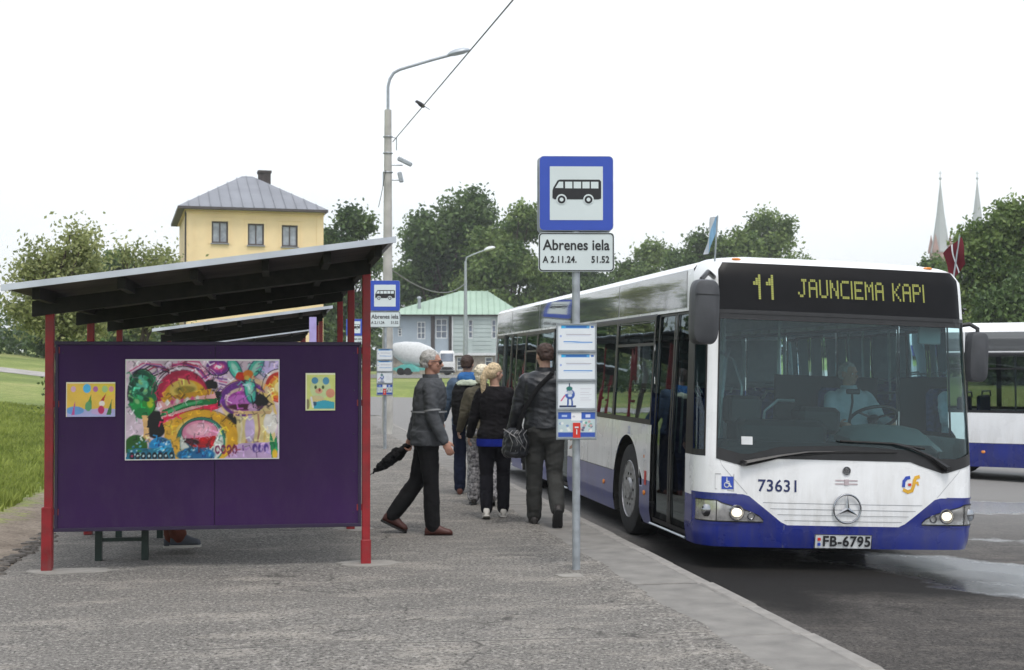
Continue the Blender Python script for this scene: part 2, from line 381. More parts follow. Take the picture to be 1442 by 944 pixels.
    hh = mth(n, l, 'ADD', mth(n, l, 'MULTIPLY', grain, .5), stones); l.new(hh, bp.inputs['Height']); l.new(bp.outputs[0], p.inputs['Normal'])
    return m
WET_SHEEN = [(4.35, 12.75, 2.2, .95, R(-38)), (6.0, 11.9, 2.6, 1.15, R(-34)), (4.7, 11.5, 1.5, .62, R(-32)), (8.2, 14.5, 3.2, .7, R(-20)), (7.0, 20., 3.4, 1.2, R(10))]
M['platform'] = asphalt('worn_platform_asphalt', (.20, .188, .172), (.335, .308, .272), joint=(1.1, -9, 1))
M['road'] = asphalt('road_asphalt', (.070, .064, .059), (.135, .121, .108), wet_and_shade=True, joint=(2.5, .9, 9))
M['yard'] = asphalt('yard_asphalt', (.20, .20, .19), (.26, .25, .24), cracks=False)

def groundmat():
    m = bpy.data.materials.new('grass_and_soil'); m.use_nodes = True; n, l = nodes(m); p = n['Principled BSDF']; p.inputs['Roughness'].default_value = .95
    a, b = abcoords(n, l)
    big = wpos_noise(n, l, .25, 5); mid = wpos_noise(n, l, 2.5, 6, rough=.7); fine = wpos_noise(n, l, 30, 3)
    g = rampn(n, l, big, [(.35, (.15, .20, .04)), (.5, (.24, .29, .07)), (.68, (.34, .34, .12))])
    g = mixc(n, l, mth(n, l, 'MULTIPLY', rampn(n, l, mid, [(.45, (0, 0, 0)), (.65, (1, 1, 1))]), .6), g, (.12, .17, .03))
    g = mixc(n, l, rampn(n, l, fine, [(.35, (.6, .6, .6)), (.5, (0, 0, 0))]), g, (.04, .07, .012))
    soil = rampn(n, l, mid, [(.35, (.16, .125, .095)), (.65, (.30, .25, .20))])
    soil = mixc(n, l, rampn(n, l, fine, [(.3, (.8, .8, .8)), (.48, (0, 0, 0))]), soil, (.08, .065, .05))
    e = mth(n, l, 'ADD', b, mth(n, l, 'MULTIPLY', mth(n, l, 'SUBTRACT', mid, .5), 1.6))
    mr = n.new('ShaderNodeMapRange'); mr.inputs['From Min'].default_value = -6.05; mr.inputs['From Max'].default_value = -5.8; l.new(e, mr.inputs[0])
    near = n.new('ShaderNodeMapRange'); near.inputs['From Min'].default_value = 48; near.inputs['From Max'].default_value = 46; l.new(mth(n, l, 'ADD', a, mid), near.inputs[0])
    c = mixc(n, l, mth(n, l, 'MULTIPLY', mr.outputs[0], near.outputs[0]), g, soil)
    l.new(c, p.inputs['Base Color'])
    bp = n.new('ShaderNodeBump'); bp.inputs['Strength'].default_value = .6; bp.inputs['Distance'].default_value = .03
    l.new(mth(n, l, 'ADD', fine, mid), bp.inputs['Height']); l.new(bp.outputs[0], p.inputs['Normal'])
    return m
M['ground'] = groundmat()
M['path'] = mat('path_gravel', (.36, .34, .32), .95, var=.2, vscale=2, bump=.3)

# flat prints: a small raster painted with shapes and carried by the vertices of a sheet
class Canvas:
    def __init__(s, w, h, bg, aspect):
        s.w, s.h = w, h; s.A = np.zeros((h, w, 3)); s.A[:] = bg
        s.X, s.Y = np.meshgrid(np.linspace(0, aspect, w), np.linspace(1, 0, h)); s.asp = aspect
    def blend(s, mask, c, al=1.0):
        mask = np.clip(mask, 0, 1)[..., None] * al; s.A = s.A * (1 - mask) + np.array(c) * mask
    def ell(s, cx, cy, rx, ry, c, rot=0, al=1., soft=.012):
        dx, dy = s.X - cx, s.Y - cy; ca, sa = math.cos(R(rot)), math.sin(R(rot))
        u = (dx * ca + dy * sa) / rx; v = (-dx * sa + dy * ca) / ry
        s.blend((1 - np.sqrt(u * u + v * v)) * min(rx, ry) / soft + .5, c, al)
    def ring(s, cx, cy, rx, ry, wd, c, rot=0, t0=-400, t1=400, al=1.):
        dx, dy = s.X - cx, s.Y - cy; ca, sa = math.cos(R(rot)), math.sin(R(rot))
        u = (dx * ca + dy * sa) / rx; v = (-dx * sa + dy * ca) / ry
        d = np.abs(np.sqrt(u * u + v * v) - 1) * min(rx, ry); an = np.degrees(np.arctan2(v, u))
        s.blend((wd / 2 - d) / .008 + .5, c, al * 1.0) if t0 < -360 else s.blend(np.where((an >= t0) & (an <= t1), (wd / 2 - d) / .008 + .5, 0), c, al)
    def poly(s, pts, c, al=1.):
        ins = np.zeros(s.X.shape, bool); n = len(pts)
        for i in range(n):
            x0, y0 = pts[i]; x1, y1 = pts[(i + 1) % n]
            if y0 == y1: continue
            t = (s.Y - y0) / (y1 - y0); ins ^= ((s.Y > min(y0, y1)) & (s.Y <= max(y0, y1)) & (s.X < x0 + t * (x1 - x0)))
        s.blend(ins.astype(float), c, al)
    def line(s, pts, wd, c, al=1.):
        for (x0, y0), (x1, y1) in zip(pts[:-1], pts[1:]):
            dx, dy = x1 - x0, y1 - y0; L = dx * dx + dy * dy + 1e-9
            t = np.clip(((s.X - x0) * dx + (s.Y - y0) * dy) / L, 0, 1)
            d = np.hypot(s.X - x0 - t * dx, s.Y - y0 - t * dy); s.blend((wd / 2 - d) / .008 + .5, c, al)
    def rect(s, x0, y0, x1, y1, c, al=1.): s.blend(((s.X >= x0) & (s.X <= x1) & (s.Y >= y0) & (s.Y <= y1)).astype(float), c, al)
    def brush(s, amt, seed, sc_=9):
        r = np.random.RandomState(seed); g = np.zeros_like(s.X)
        for k in range(12):
            a, b, ph = r.uniform(-1, 1) * sc_ * (1 + k), r.uniform(-1, 1) * sc_ * (1 + k), r.uniform(0, 6)
            g += np.sin(a * s.X + b * s.Y + ph + np.sin(s.X * b * .7)) / (1 + k * .5)
        s.A = np.clip(s.A * (1 + amt * g[..., None] * .35), 0, 1)
CM = bpy.data.materials.new('printed_colours'); CM.use_nodes = True
_n, _l = nodes(CM); _a = _n.new('ShaderNodeVertexColor'); _a.layer_name = 'print'; _l.new(_a.outputs[0], _n['Principled BSDF'].inputs['Base Color']); _n['Principled BSDF'].inputs['Roughness'].default_value = .5
def sheet(name, cv, wid, hei, parent, org, xax=Vector((1, 0, 0)), zax=Vector((0, 0, 1))):
    """canvas on a sheet whose lower left corner is org"""
    vs = []
    for j in range(cv.h):
        for i in range(cv.w): vs.append(tuple(Vector(org) + xax * (wid * i / (cv.w - 1)) + zax * (hei * (1 - j / (cv.h - 1)))))
    fs = [[(j + 1) * cv.w + i, (j + 1) * cv.w + i + 1, j * cv.w + i + 1, j * cv.w + i] for j in range(cv.h - 1) for i in range(cv.w - 1)]
    me = bpy.data.meshes.new(name); me.from_pydata(vs, [], fs); me.materials.append(CM)
    at = me.color_attributes.new('print', 'FLOAT_COLOR', 'POINT')
    c = np.ones((cv.h * cv.w, 4)); c[:, :3] = cv.A.reshape(-1, 3); at.data.foreach_set('color', c.ravel().astype(np.float32))
    return link(name, me, parent)

def text_mb(body, size, fn, bold=0.0, spacing=1.0, align='CENTER', sx=1.0):
    """lettering as flat geometry; fn maps (x, z) of the text plane to a point"""
    cu = bpy.data.curves.new('t', 'FONT'); cu.body = body; cu.size = size; cu.align_x = align; cu.align_y = 'CENTER'; cu.offset = bold; cu.space_character = spacing; cu.resolution_u = 3
    o = bpy.data.objects.new('t', cu); col.objects.link(o)
    dg = bpy.context.evaluated_depsgraph_get(); me = bpy.data.meshes.new_from_object(o.evaluated_get(dg))
    mb = MB()
    for v in me.vertices: mb.v.append(tuple(fn(v.co.x * sx, v.co.y)))
    for f in me.polygons: mb.f.append(list(f.vertices)); mb.m.append(0)
    bpy.data.objects.remove(o); bpy.data.curves.remove(cu); bpy.data.meshes.remove(me)
    return mb
def join(*mbs):
    r = MB()
    for m in mbs:
        n = len(r.v); r.v += m.v; r.f += [[k + n for k in f] for f in m.f]; r.m += m.m
    return r
# ------------------------------------------------------------------ ground, road, platform
def gridsheet(name, m, ps, qs, fn, keep=None):
    mb = MB(); nq = len(qs)
    mb.v = [tuple(fn(p, q)) for p in ps for q in qs]
    for i in range(len(ps) - 1):
        for j in range(nq - 1):
            if keep and not keep((ps[i] + ps[i + 1]) / 2, (qs[j] + qs[j + 1]) / 2): continue
            mb.f.append([i * nq + j, i * nq + j + 1, (i + 1) * nq + j + 1, (i + 1) * nq + j]); mb.m.append(0)
    return tag(obj(name, mb, m, smooth=True), kind='structure')
def frange(a, b, s):
    r = []; x = a
    while x < b - 1e-6: r.append(x); x += s
    return r + [b]
bs = [-850, -450, -250, -150, -100, -70, -50] + frange(-42, -12, 2.) + frange(-11.5, -5.4, .35) + [-5.151, -5.149, 0, 10, 22, 40, 80, 200, 600, 850]
as_ = [-700, -300, -100, -40, -15] + frange(-6, 30, .8) + frange(32, 110, 3) + [140, 200, 350, 700, 1300]
def gfn(a, b):
    p = AB(a, b); return Vector((p.x, p.y, groundz(p.x, p.y)))
gridsheet('ground', M['ground'], as_, bs, gfn)
def pfn(a, b):
    edge = b > -.9
    if b > -.75: b = -.60 + .07 * mnoise.noise(Vector((a * 1.1, 2, 0))) + .035 * mnoise.noise(Vector((a * 7, 5, 0)))
    p = AB(a, b)
    if edge: return Vector((p.x, p.y, .0135))
    return Vector((p.x, p.y, 0.012 * mnoise.noise(Vector((a * .5, b * .5, 3))) * (1 if -4.9 < b < -.8 and not (3.9 < a < 5 and (b < -4.6 or -2.8 < b < -2.1)) else 0)))
gridsheet('platform', M['platform'], frange(-14, 38, .1), [-5.25] + frange(-5.0, -1.0, .5) + [-.80, -.72], pfn)
def rfn(a, b):
    p = AB(a, b); return Vector((p.x, p.y, roadz(p.x, p.y)))
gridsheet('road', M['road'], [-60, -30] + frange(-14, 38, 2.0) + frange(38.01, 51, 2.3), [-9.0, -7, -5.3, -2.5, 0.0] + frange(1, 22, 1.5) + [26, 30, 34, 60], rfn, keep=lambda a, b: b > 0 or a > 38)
# end face of the platform and its concrete edging
mb = MB(); mb.box(AB(38.0, -2.6, -.16), (5.3, .05, .30), Matrix.Rotation(TH, 3, 'Z')); tag(obj('platform_end', mb, M['concrete']), kind='structure')
band = thing('kerb', None, None); band['kind'] = 'structure'; del band['kind']; bpy.data.objects.remove(band)
band = bpy.data.objects.new('kerb', None); col.objects.link(band); band['kind'] = 'structure'; band.location = K0; band.rotation_euler = (0, 0, TH)
kb = mat('kerb_concrete', (.255, .243, .224), .88, var=.14, vscale=4.2, bump=.5, bscale=60, detail=8, c2=(.165, .157, .147))
ks = mat('kerb_stone', (.32, .303, .28), .88, detail=8, c2=(.20, .19, .178), vscale=5, bump=.4, bscale=60)
slab = MB(); slab.box((-.415, .985, -.045), (.60, 1.962, .11), bev=.006)
stone = MB(); stone.box((-.056, .495, -.085), (.112, .982, .19), bev=.012)
sl_o = obj('edge_slab', slab, kb, band, smooth=True); st_o = obj('kerb_stone', stone, ks, band, smooth=True)
for k in range(26):
    o = sl_o if k == 0 else sl_o.copy()
    if k: col.objects.link(o); o.parent = band
    o.location = (rnd.uniform(-.003, .003), -13 + 2 * k, rnd.uniform(-.002, .003))
for k in range(51):
    o = st_o if k == 0 else st_o.copy()
    if k: col.objects.link(o); o.parent = band
    o.location = (rnd.uniform(-.004, .004), -13 + k, rnd.uniform(-.004, .004)); o.rotation_euler = (0, 0, rnd.uniform(-.003, .003))
# gravel fill below the edging
mb = MB(); mb.box(AB(12, -.36, -.13), (.6, 51, .05), Matrix.Rotation(TH, 3, 'Z')); tag(obj('kerb_bed', mb, M['roof_dark']), kind='structure')
# footpath over the lawn and yard beyond
def path_fn(t, s):
    x = -60 + 50 * t; y = 66 - 9 * math.sin(t * 1.5) + s + (1 - t) * 3
    return Vector((x, y, groundz(x, y) + .03))
gridsheet('footpath', M['path'], frange(0, 1, .04), [-1.6, -.5, .6, 1.7], path_fn)
def yard_fn(a, b): return Vector((a, b, ramp(b) + .03))
gridsheet('yard', M['yard'], frange(-30, 30, 5), frange(88, 124, 4), yard_fn)
# broken edge stones at the left border
rub = MB()
for k in range(260):
    a = rnd.uniform(-.5, 7); b = -5.30 + rnd.gauss(0, .06); p = AB(a, b, .0)
    rr = rnd.uniform(.015, .05); rub.ell(p, (rr * 1.5, rr, rr * .6), Matrix.Rotation(rnd.uniform(0, 6), 3, 'Z'), 6, 4)
tag(obj('rubble', rub, mat('dirty_rubble', (.11, .10, .09), .95, var=.5, vscale=20)), 'scattered broken bits of concrete along the left edge of the platform', 'rubble', kind='stuff')

# grass blades on the near lawn
def blades():
    r = np.random.RandomState(3); V = []; Fc = []; T = []
    k = 0
    while k < 26000:
        a = 3.0 + r.rand() ** 1.25 * 30; b = -6.0 - r.rand() * (2.2 + a * .25); p = AB(a, b)
        u = p.x / p.y * F + 721
        if u < -30 or u > 75: 
            if r.rand() > .04: continue
        nn = mnoise.noise(Vector((p.x * 1.3, p.y * 1.3, 5)))
        if b > -6.15 + nn * .5 and r.rand() < .8: continue
        z = groundz(p.x, p.y); h = (.05 + .08 * r.rand()) * (1 + .9 * max(0, nn)); an = r.rand() * 6.28; wd = .004 + .0005 * p.y
        dx, dy = math.cos(an) * wd, math.sin(an) * wd; lx, ly = r.normal(0, .35, 2) * h
        n = len(V); V += [(p.x - dx, p.y - dy, z - .01), (p.x + dx, p.y + dy, z - .01), (p.x + lx * .4 + dx * .7, p.y + ly * .4 + dy * .7, z + h * .6), (p.x + lx, p.y + ly, z + h)]
        Fc += [(n, n + 1, n + 2), (n, n + 2, n + 3)]; t = min(1, max(0, .5 + .5 * nn + r.normal(0, .2))); T += [t, t]; k += 1
    me = bpy.data.meshes.new('grass'); me.from_pydata(V, [], Fc); me.materials.append(M['blade'])
    at = me.attributes.new('tint', 'FLOAT', 'FACE'); at.data.foreach_set('value', T)
    tag(link('grass', me), 'rough green grass growing on the bank left of the shelter', 'grass', kind='stuff')
blades()

# ------------------------------------------------------------------ trees
def leaf_mesh(name, clumps, nper, size, seed, m):
    """clumps: array (k, 5): x y z radius tint"""
    r = np.random.RandomState(seed); C = np.repeat(np.array(clumps), nper, axis=0); N = len(C)
    P = C[:, :3] + r.normal(0, 1, (N, 3)) * C[:, 3:4] * np.array([.5, .5, .42])
    n1 = r.normal(0, 1, (N, 3)); n1 /= np.linalg.norm(n1, axis=1)[:, None]
    n2 = np.cross(n1, r.normal(0, 1, (N, 3))); n2 /= np.linalg.norm(n2, axis=1)[:, None]
    s = size * (.6 + .8 * r.rand(N, 1)); a = n1 * s; b = n2 * s * .55
    V = np.stack([P - a, P + b, P + a, P - b], axis=1).reshape(-1, 3)
    me = bpy.data.meshes.new(name); me.vertices.add(4 * N); me.vertices.foreach_set('co', V.ravel())
    me.loops.add(4 * N); me.loops.foreach_set('vertex_index', np.arange(4 * N, dtype=np.int32))
    me.polygons.add(N); me.polygons.foreach_set('loop_start', np.arange(0, 4 * N, 4, dtype=np.int32)); me.polygons.foreach_set('loop_total', np.full(N, 4, dtype=np.int32))
    me.update(calc_edges=True); me.materials.append(m)
    T = np.clip(C[:, 4] + r.normal(0, .16, N), 0, 1); at = me.attributes.new('tint', 'FLOAT', 'FACE'); at.data.foreach_set('value', T.astype(np.float32))
    return me
def tree(label, base, lobes, m, nclump=160, nper=70, size=.2, crad=.75, trunk_r=.25, seed=1, group=None, name='broadleaf_tree', inner=.35, th=None):
    """lobes: (dx, dy, z, rx, ry, rz) relative to base"""
    r = random.Random(seed); t = thing(name, label, 'tree', base, group=group)
    cl = []; tot = sum(l[3] * l[5] for l in lobes)
    for (dx, dy, z, rx, ry, rz) in lobes:
        lt = r.uniform(-.14, .14)
        for k in range(int(nclump * rx * rz / tot)):
            v = Vector((r.gauss(0, 1), r.gauss(0, 1), r.gauss(0, 1))).normalized()
            q = (r.uniform(.25, .8) if r.random() < inner else r.uniform(.8, 1.04)) * (1 + .22 * mnoise.noise(v * 2.1 + Vector((seed, dx, 0))))
            cl.append((dx + v.x * rx * q, dy + v.y * ry * q, z + v.z * rz * q, crad * r.uniform(.5, 1.15), .42 + lt + r.uniform(-.3, .34)))
    link('crown', leaf_mesh('crown', cl, nper, size, seed, m), t)
    zc = min(l[2] - l[5] * .2 for l in lobes); top = th or zc
    mb = MB(); mb.tube([(0, 0, -.3), (.02, 0, top * .3), (-.05 * top, .02, top * .7), (0, 0, top)], [trunk_r * 1.3, trunk_r, trunk_r * .85, trunk_r * .6], 10)
    obj('trunk', mb, M['bark'], t, smooth=True)
    mb = MB()
    for (dx, dy, z, rx, ry, rz) in lobes:
        for q in range(4):
            e = Vector((dx + r.uniform(-.7, .7) * rx, dy + r.uniform(-.7, .7) * ry, z + r.uniform(-.1, .85) * rz))
            s_ = Vector((0, 0, top * r.uniform(.7, .98))); mdl = s_.lerp(e, .5) + Vector((r.uniform(-.3, .3), r.uniform(-.3, .3), .1 * rz))
            mb.tube([s_, mdl, e], [trunk_r * .45, trunk_r * .28, trunk_r * .08], 6)
    obj('branches', mb, M['bark'], t, smooth=True)
    return t
def ptree(label, Y, x0, x1, top, zlow, parts, m, **k):
    """a tree that fills photo columns x0..x1 and reaches photo row top, at distance Y"""
    X0, X1 = (x0 - 721) / F * Y, (x1 - 721) / F * Y; zt = pix(0, top, Y).z; cx = (X0 + X1) / 2; gz = groundz(cx, Y); hw = (X1 - X0) / 2; H = zt - gz
    lobes = [(p[0] * hw, p[3] * hw if len(p) > 3 and False else rnd.uniform(-.3, .3) * hw, zlow + p[1] * (H - zlow), p[2] * hw, p[2] * hw, p[2] * hw * .9) for p in parts]
    # keep inside the given silhouette
    L = []
    for (dx, dy, z, rx, ry, rz) in lobes:
        rz = min(rz, (H - zlow) * .5); z = min(z, H - rz); L.append((dx, dy, z, rx, ry, rz))
    return tree(label, (cx, Y, gz), L, m, **k)
LB = [(-.45, .3, .5), (.4, .25, .55), (-.1, .6, .55), (.3, .85, .38), (-.35, .7, .4), (0, .1, .6), (.62, .55, .34), (-.66, .45, .32)]
# left of the yellow house
ptree('tall loose pale green tree behind the left end of the shelter roof', 38, 14, 162, 322, 2.2, [(-.45, .25, .5), (.3, .2, .6), (.1, .62, .45), (.35, .9, .25), (-.3, .65, .33), (-.65, .55, .2)], M['leaf_light'], nclump=241, nper=66, size=0.061, crad=0.550, trunk_r=.12, seed=4, inner=.3)
ptree('thin sparse tree between the pale green tree and the yellow house', 42, 150, 262, 330, 2.0, [(-.3, .3, .5), (.35, .3, .5), (0, .75, .36), (-.5, .8, .2), (.5, .7, .3)], M['leaf_light'], nclump=138, nper=39, size=0.061, crad=0.600, trunk_r=.09, seed=9, inner=.3)
ptree('low dark green bush close behind the left shelter post', 33, 78, 215, 452, -.3, [(-.5, .4, .5), (.3, .4, .6), (0, .6, .5), (.7, .4, .4)], M['leaf_dark'], nclump=149, nper=90, size=0.065, crad=0.500, trunk_r=.08, seed=13, name='bush')
ptree('dark round tree directly right of the yellow house', 108, 425, 540, 282, 2, LB, M['leaf_dark'], nclump=264, nper=120, size=0.173, crad=0.950, trunk_r=.3, seed=21, group='trees in the middle distance')
ptree('broad dark green tree right of the concrete lamp pole', 140, 548, 720, 268, 2, LB, M['leaf_dark'], nclump=529, nper=127, size=0.216, crad=1.300, trunk_r=.5, seed=22, group='trees in the middle distance')
ptree('brighter green tree left of the large bus stop sign', 134, 645, 782, 284, 2, LB, M['leaf_mid'], nclump=379, nper=127, size=0.209, crad=1.150, trunk_r=.4, seed=23, group='trees in the middle distance')
ptree('dark tree behind the pole of the large bus stop sign', 150, 740, 880, 345, 2, LB, M['leaf_dark'], nclump=299, nper=120, size=0.216, crad=1.300, trunk_r=.4, seed=25, group='trees in the middle distance')
ptree('light green tree just right of the stop name board', 160, 855, 960, 338, 2, LB, M['leaf_mid'], nclump=276, nper=120, size=0.216, crad=1.200, trunk_r=.4, seed=26, group='trees in the middle distance')
ptree('green tree crown above the near bus roof left of the blue pennant', 150, 925, 1025, 322, 2, LB, M['leaf_dark'], nclump=299, nper=120, size=0.216, crad=1.200, trunk_r=.4, seed=27, group='trees in the middle distance')
ptree('wide green tree above the near bus roof right of the blue pennant', 150, 985, 1142, 300, 2, LB, M['leaf_mid'], nclump=436, nper=127, size=0.216, crad=1.250, trunk_r=.4, seed=28, group='trees in the middle distance')
ptree('dense green tree behind the parked bus, nearest the maroon flag', 72, 1318, 1490, 288, 1, [(-.5, .1, .42), (-.62, .45, .3), (.4, .25, .55), (.05, .6, .5), (.3, .85, .38), (-.2, .75, .36), (0, .1, .6)], M['leaf_mid'], nclump=482, nper=120, size=0.122, crad=0.800, trunk_r=.3, seed=31)
ptree('low dark tree at the foot of the church steeples', 95, 1268, 1345, 352, .5, LB, M['leaf_dark'], nclump=218, nper=90, size=0.137, crad=0.700, trunk_r=.2, seed=32)
ptree('dark green shrub tree at the foot of the dense tree', 66, 1370, 1500, 392, .2, LB, M['leaf_dark'], nclump=252, nper=105, size=0.122, crad=0.700, trunk_r=.2, seed=33)
ptree('dark green tree low behind the pale tree, left of the yellow house', 88, 40, 215, 360, .5, LB, M['leaf_dark'], nclump=200, nper=80, size=.2, crad=.8, trunk_r=.2, seed=41)
ptree('tree standing outside the left edge of the view, mirrored in the bus windows', 74, -260, -20, 330, .5, LB, M['leaf_dark'], nclump=200, nper=70, size=.2, crad=.9, trunk_r=.2, seed=42)
ptree('second tree outside the left edge of the view, mirrored in the bus windows', 66, -520, -240, 300, .5, LB, M['leaf_mid'], nclump=200, nper=70, size=.2, crad=.9, trunk_r=.2, seed=43)
# far wood at the left horizon, and low woods hidden behind buses
fw = []
for k in range(340):
    x = rnd.uniform(-130, -60); fw.append((x, 270 + rnd.uniform(0, 14), rnd.uniform(1, 8.2 + 1.6 * mnoise.noise(Vector((x * .1, 0, 0)))), 1.9, rnd.uniform(.2, .9)))
me = leaf_mesh('far_wood', fw, 40, .5, 5, M['leaf_far']); tag(link('far_wood', me), 'hazy grey green wood on the horizon at the far left', 'wood', kind='stuff')
fw = [(rnd.uniform(-70, 80), 190 + rnd.uniform(0, 16), rnd.uniform(.5, 6.5), 1.7, rnd.uniform(.1, .7)) for k in range(620)]
me = leaf_mesh('hedge_belt', fw, 42, .42, 6, M['leaf_dark']); tag(link('hedge_belt', me), 'dark belt of low trees far behind the houses and the buses', 'wood', kind='stuff')
fw = [(rnd.uniform(-40, -12), rnd.uniform(92, 98), rnd.uniform(.5, 5.2), 1.0, rnd.uniform(.1, .6)) for k in range(240)]
me = leaf_mesh('undergrowth', fw, 42, .2, 7, M['leaf_dark']); tag(link('undergrowth', me), 'dark undergrowth around the foot of the yellow house', 'bushes', kind='stuff')

# ------------------------------------------------------------------ yellow house
def window_part(parent, x, z, wd, h, y=0.0, frame=None, pane=None, fr=.07, mullions=(0,), trans=(), fn=None, depth=.12):
    """recessed window: frame with panes as its sub-parts, set into wall plane y (facing -y)"""
    frame = frame or M['winframe']; pane = pane or M['curtain']; fn = fn or (lambda p: p)
    mb = MB()
    for (cx, cz, sx, sz) in ((x, z + h / 2 - fr / 2, wd, fr), (x, z - h / 2 + fr / 2, wd, fr), (x - wd / 2 + fr / 2, z, fr, h - 2 * fr), (x + wd / 2 - fr / 2, z, fr, h - 2 * fr)):
        mb.box(fn(Vector((cx, y, cz))), (sx, depth, sz))
    for q in mullions: mb.box(fn(Vector((x + q * wd, y - .005, z))), (fr * .8, depth, h - 2 * fr))
    for q in trans: mb.box(fn(Vector((x, y - .008, z + q * h))), (wd - 2 * fr, depth, fr * .7))
    f = obj('window', mb, frame, parent)
    xs = [-wd / 2 + fr] + [q * wd for q in mullions] + [wd / 2 - fr]
    for i in range(len(xs) - 1):
        p = MB(); p.box(fn(Vector((x + (xs[i] + xs[i + 1]) / 2, y + .03, z))), (xs[i + 1] - xs[i] - .01, .02, h - 2 * fr)); obj('pane', p, pane, f)
    return f
YH = 85.0; s_ = YH / F
hx0 = (268 - 721) * s_; hx1 = (457 - 721) * s_; zt = pix(0, 291, YH).z; KW = .985 / math.cos(R(15.5)); W_ = (hx1 - hx0) * KW
yh = thing('yellow_house', 'tall yellow rendered house with grey hipped roof rising behind the shelter', 'house', (hx0 - .25, YH, 0), R(-1))
yh.rotation_euler = (0, 0, R(15.5))
D_ = 10.5
wins = [(313, 329, 23, 31), (362.5, 331, 23, 31), (409.5, 332, 23, 31)]
def wall_with_holes(name, x0, x1, z0, z1, holes, m, parent, th=.35, y=0.0):
    xs = sorted({x0, x1} | {h[0] for h in holes} | {h[1] for h in holes}); zs = sorted({z0, z1} | {h[2] for h in holes} | {h[3] for h in holes}); mb = MB()
    for i in range(len(xs) - 1):
        for j in range(len(zs) - 1):
            cx, cz = (xs[i] + xs[i + 1]) / 2, (zs[j] + zs[j + 1]) / 2
            if any(h[0] < cx < h[1] and h[2] < cz < h[3] for h in holes): continue
            mb.poly([(xs[i], y, zs[j]), (xs[i + 1], y, zs[j]), (xs[i + 1], y, zs[j + 1]), (xs[i], y, zs[j + 1])])
    for h in holes:
        a, b, c, d = h
        for q in (((a, c), (a, d)), ((b, c), (b, d)), ((a, c), (b, c)), ((a, d), (b, d))):
            (p0, r0), (p1, r1) = q; mb.poly([(p0, y, r0), (p1, y, r1), (p1, y + th, r1), (p0, y + th, r0)])
    return obj(name, mb, m, parent)
hl = []
for (cx, cy, ww, hh) in wins:
    X = ((cx - 721) * s_ - hx0) * KW; Z = pix(0, cy - 3, YH).z + .0; hl.append((X - ww * s_ / 2, X + ww * s_ / 2, Z - hh * s_ / 2, Z + hh * s_ / 2))
low = [(h[0], h[1], h[2] - 3.4, h[3] - 3.4) for h in hl] + [(h[0], h[1], h[2] - 6.6, h[3] - 6.6) for h in hl]
wall_with_holes('wall', 0, W_, -.5, zt, hl + low, M['yellow_wall'], yh)
mb = MB(); mb.poly([(0, 0, -.5), (0, D_, -.5), (0, D_, zt), (0, 0, zt)]); mb.poly([(W_, 0, -.5), (W_, D_, -.5), (W_, D_, zt), (W_, 0, zt)]); mb.poly([(0, D_, -.5), (W_, D_, -.5), (W_, D_, zt), (0, D_, zt)]); obj('wall', mb, M['yellow_wall'], yh)
for h in hl + low:
    cx, cz, ww, hh = (h[0] + h[1]) / 2, (h[2] + h[3]) / 2, h[1] - h[0], h[3] - h[2]
    window_part(yh, cx, cz, ww - .01, hh - .01, .14, fr=.09)
    mb = MB(); mb.box((cx, -.05, h[2] - .04), (ww + .12, .14, .07)); obj('window_sill', mb, M['grey_roof'], yh)
    mb = MB(); e = .17
    mb.box((cx, -.025, h[3] + e + .1), (ww + 2 * e + .3, .05, .07)); mb.box((cx - ww / 2 - e, -.02, cz + .05), (.06, .04, hh + .2)); mb.box((cx + ww / 2 + e, -.02, cz + .05), (.06, .04, hh + .2)); obj('window_surround', mb, M['yellow_wall'], yh)
mb = MB(); mb.box((W_ / 2, -.07, zt - .16), (W_ + .16, .14, .14)); mb.box((W_ / 2, -.04, zt - .33), (W_ + .1, .08, .08)); mb.box((-.07, D_ / 2, zt - .16), (.14, D_, .14)); obj('cornice', mb, M['yellow_wall'], yh)
for q in (.03, .97): mb = MB(); mb.box((W_ * q, -.02, zt / 2 - .4), (.35, .04, zt - .2)); obj('corner_pilaster', mb, M['yellow_wall'], yh)
ov = .55; za = pix(352, 250, YH + 5).z + .1; mb = MB()
C4 = [(-ov, -ov, zt - .02), (W_ + ov * .4, -ov, zt - .02), (W_ + ov * .4, D_ + ov, zt - .02), (-ov, D_ + ov, zt - .02)]; ap = [(W_ * .45, D_ * .5, za + .12), (W_ * .53, D_ * .5, za + .12)]
mb.poly([C4[0], C4[1], ap[1], ap[0]]); mb.poly([C4[1], C4[2], ap[1]]); mb.poly([C4[2], C4[3], ap[0], ap[1]]); mb.poly([C4[3], C4[0], ap[0]])
rf = obj('roof', mb, M['grey_roof'], yh)
mb = MB(); mb.box((W_ / 2 - ov * .3, D_ / 2, zt - .10), (W_ + 2 * ov - .35, D_ + 2 * ov, .14)); obj('eaves_board', mb, M['winframe'], rf)
mb = MB()
for k in range(1, 14):
    f = k / 14; x = -ov + (W_ + 1.4 * ov) * f; t = min(f / .46, (1 - f) / .46, 1); q = Vector((x, -ov - .01, zt + .03)); tx = ap[0][0] if f < .45 else ap[1][0]
    e = Vector((x, -ov + (D_ * .5 + ov) * t, zt + (za + .12 - zt) * t + .03)); mb.tube([q, e], .025, 4)
obj('roof_seams', mb, M['grey_roof'], rf)['kind'] = 'stuff'
cx = ((377.5 - 721) * s_ - hx0) * KW + .35; mb = MB(); c0, c1 = pix(0, 300, YH + 5).z, pix(0, 240, YH + 5).z
mb.box((cx, D_ * .5, (c0 + c1) / 2), (.75, .75, c1 - c0)); mb.box((cx, D_ * .5, c1 + .06), (.86, .86, .16)); obj('chimney', mb, M['chimney'], rf)
mb = MB(); mb.tube([(-.06, .25, zt - .2), (-.06, .25, .2)], .05, 8); obj('drainpipe', mb, M['winframe'], yh)

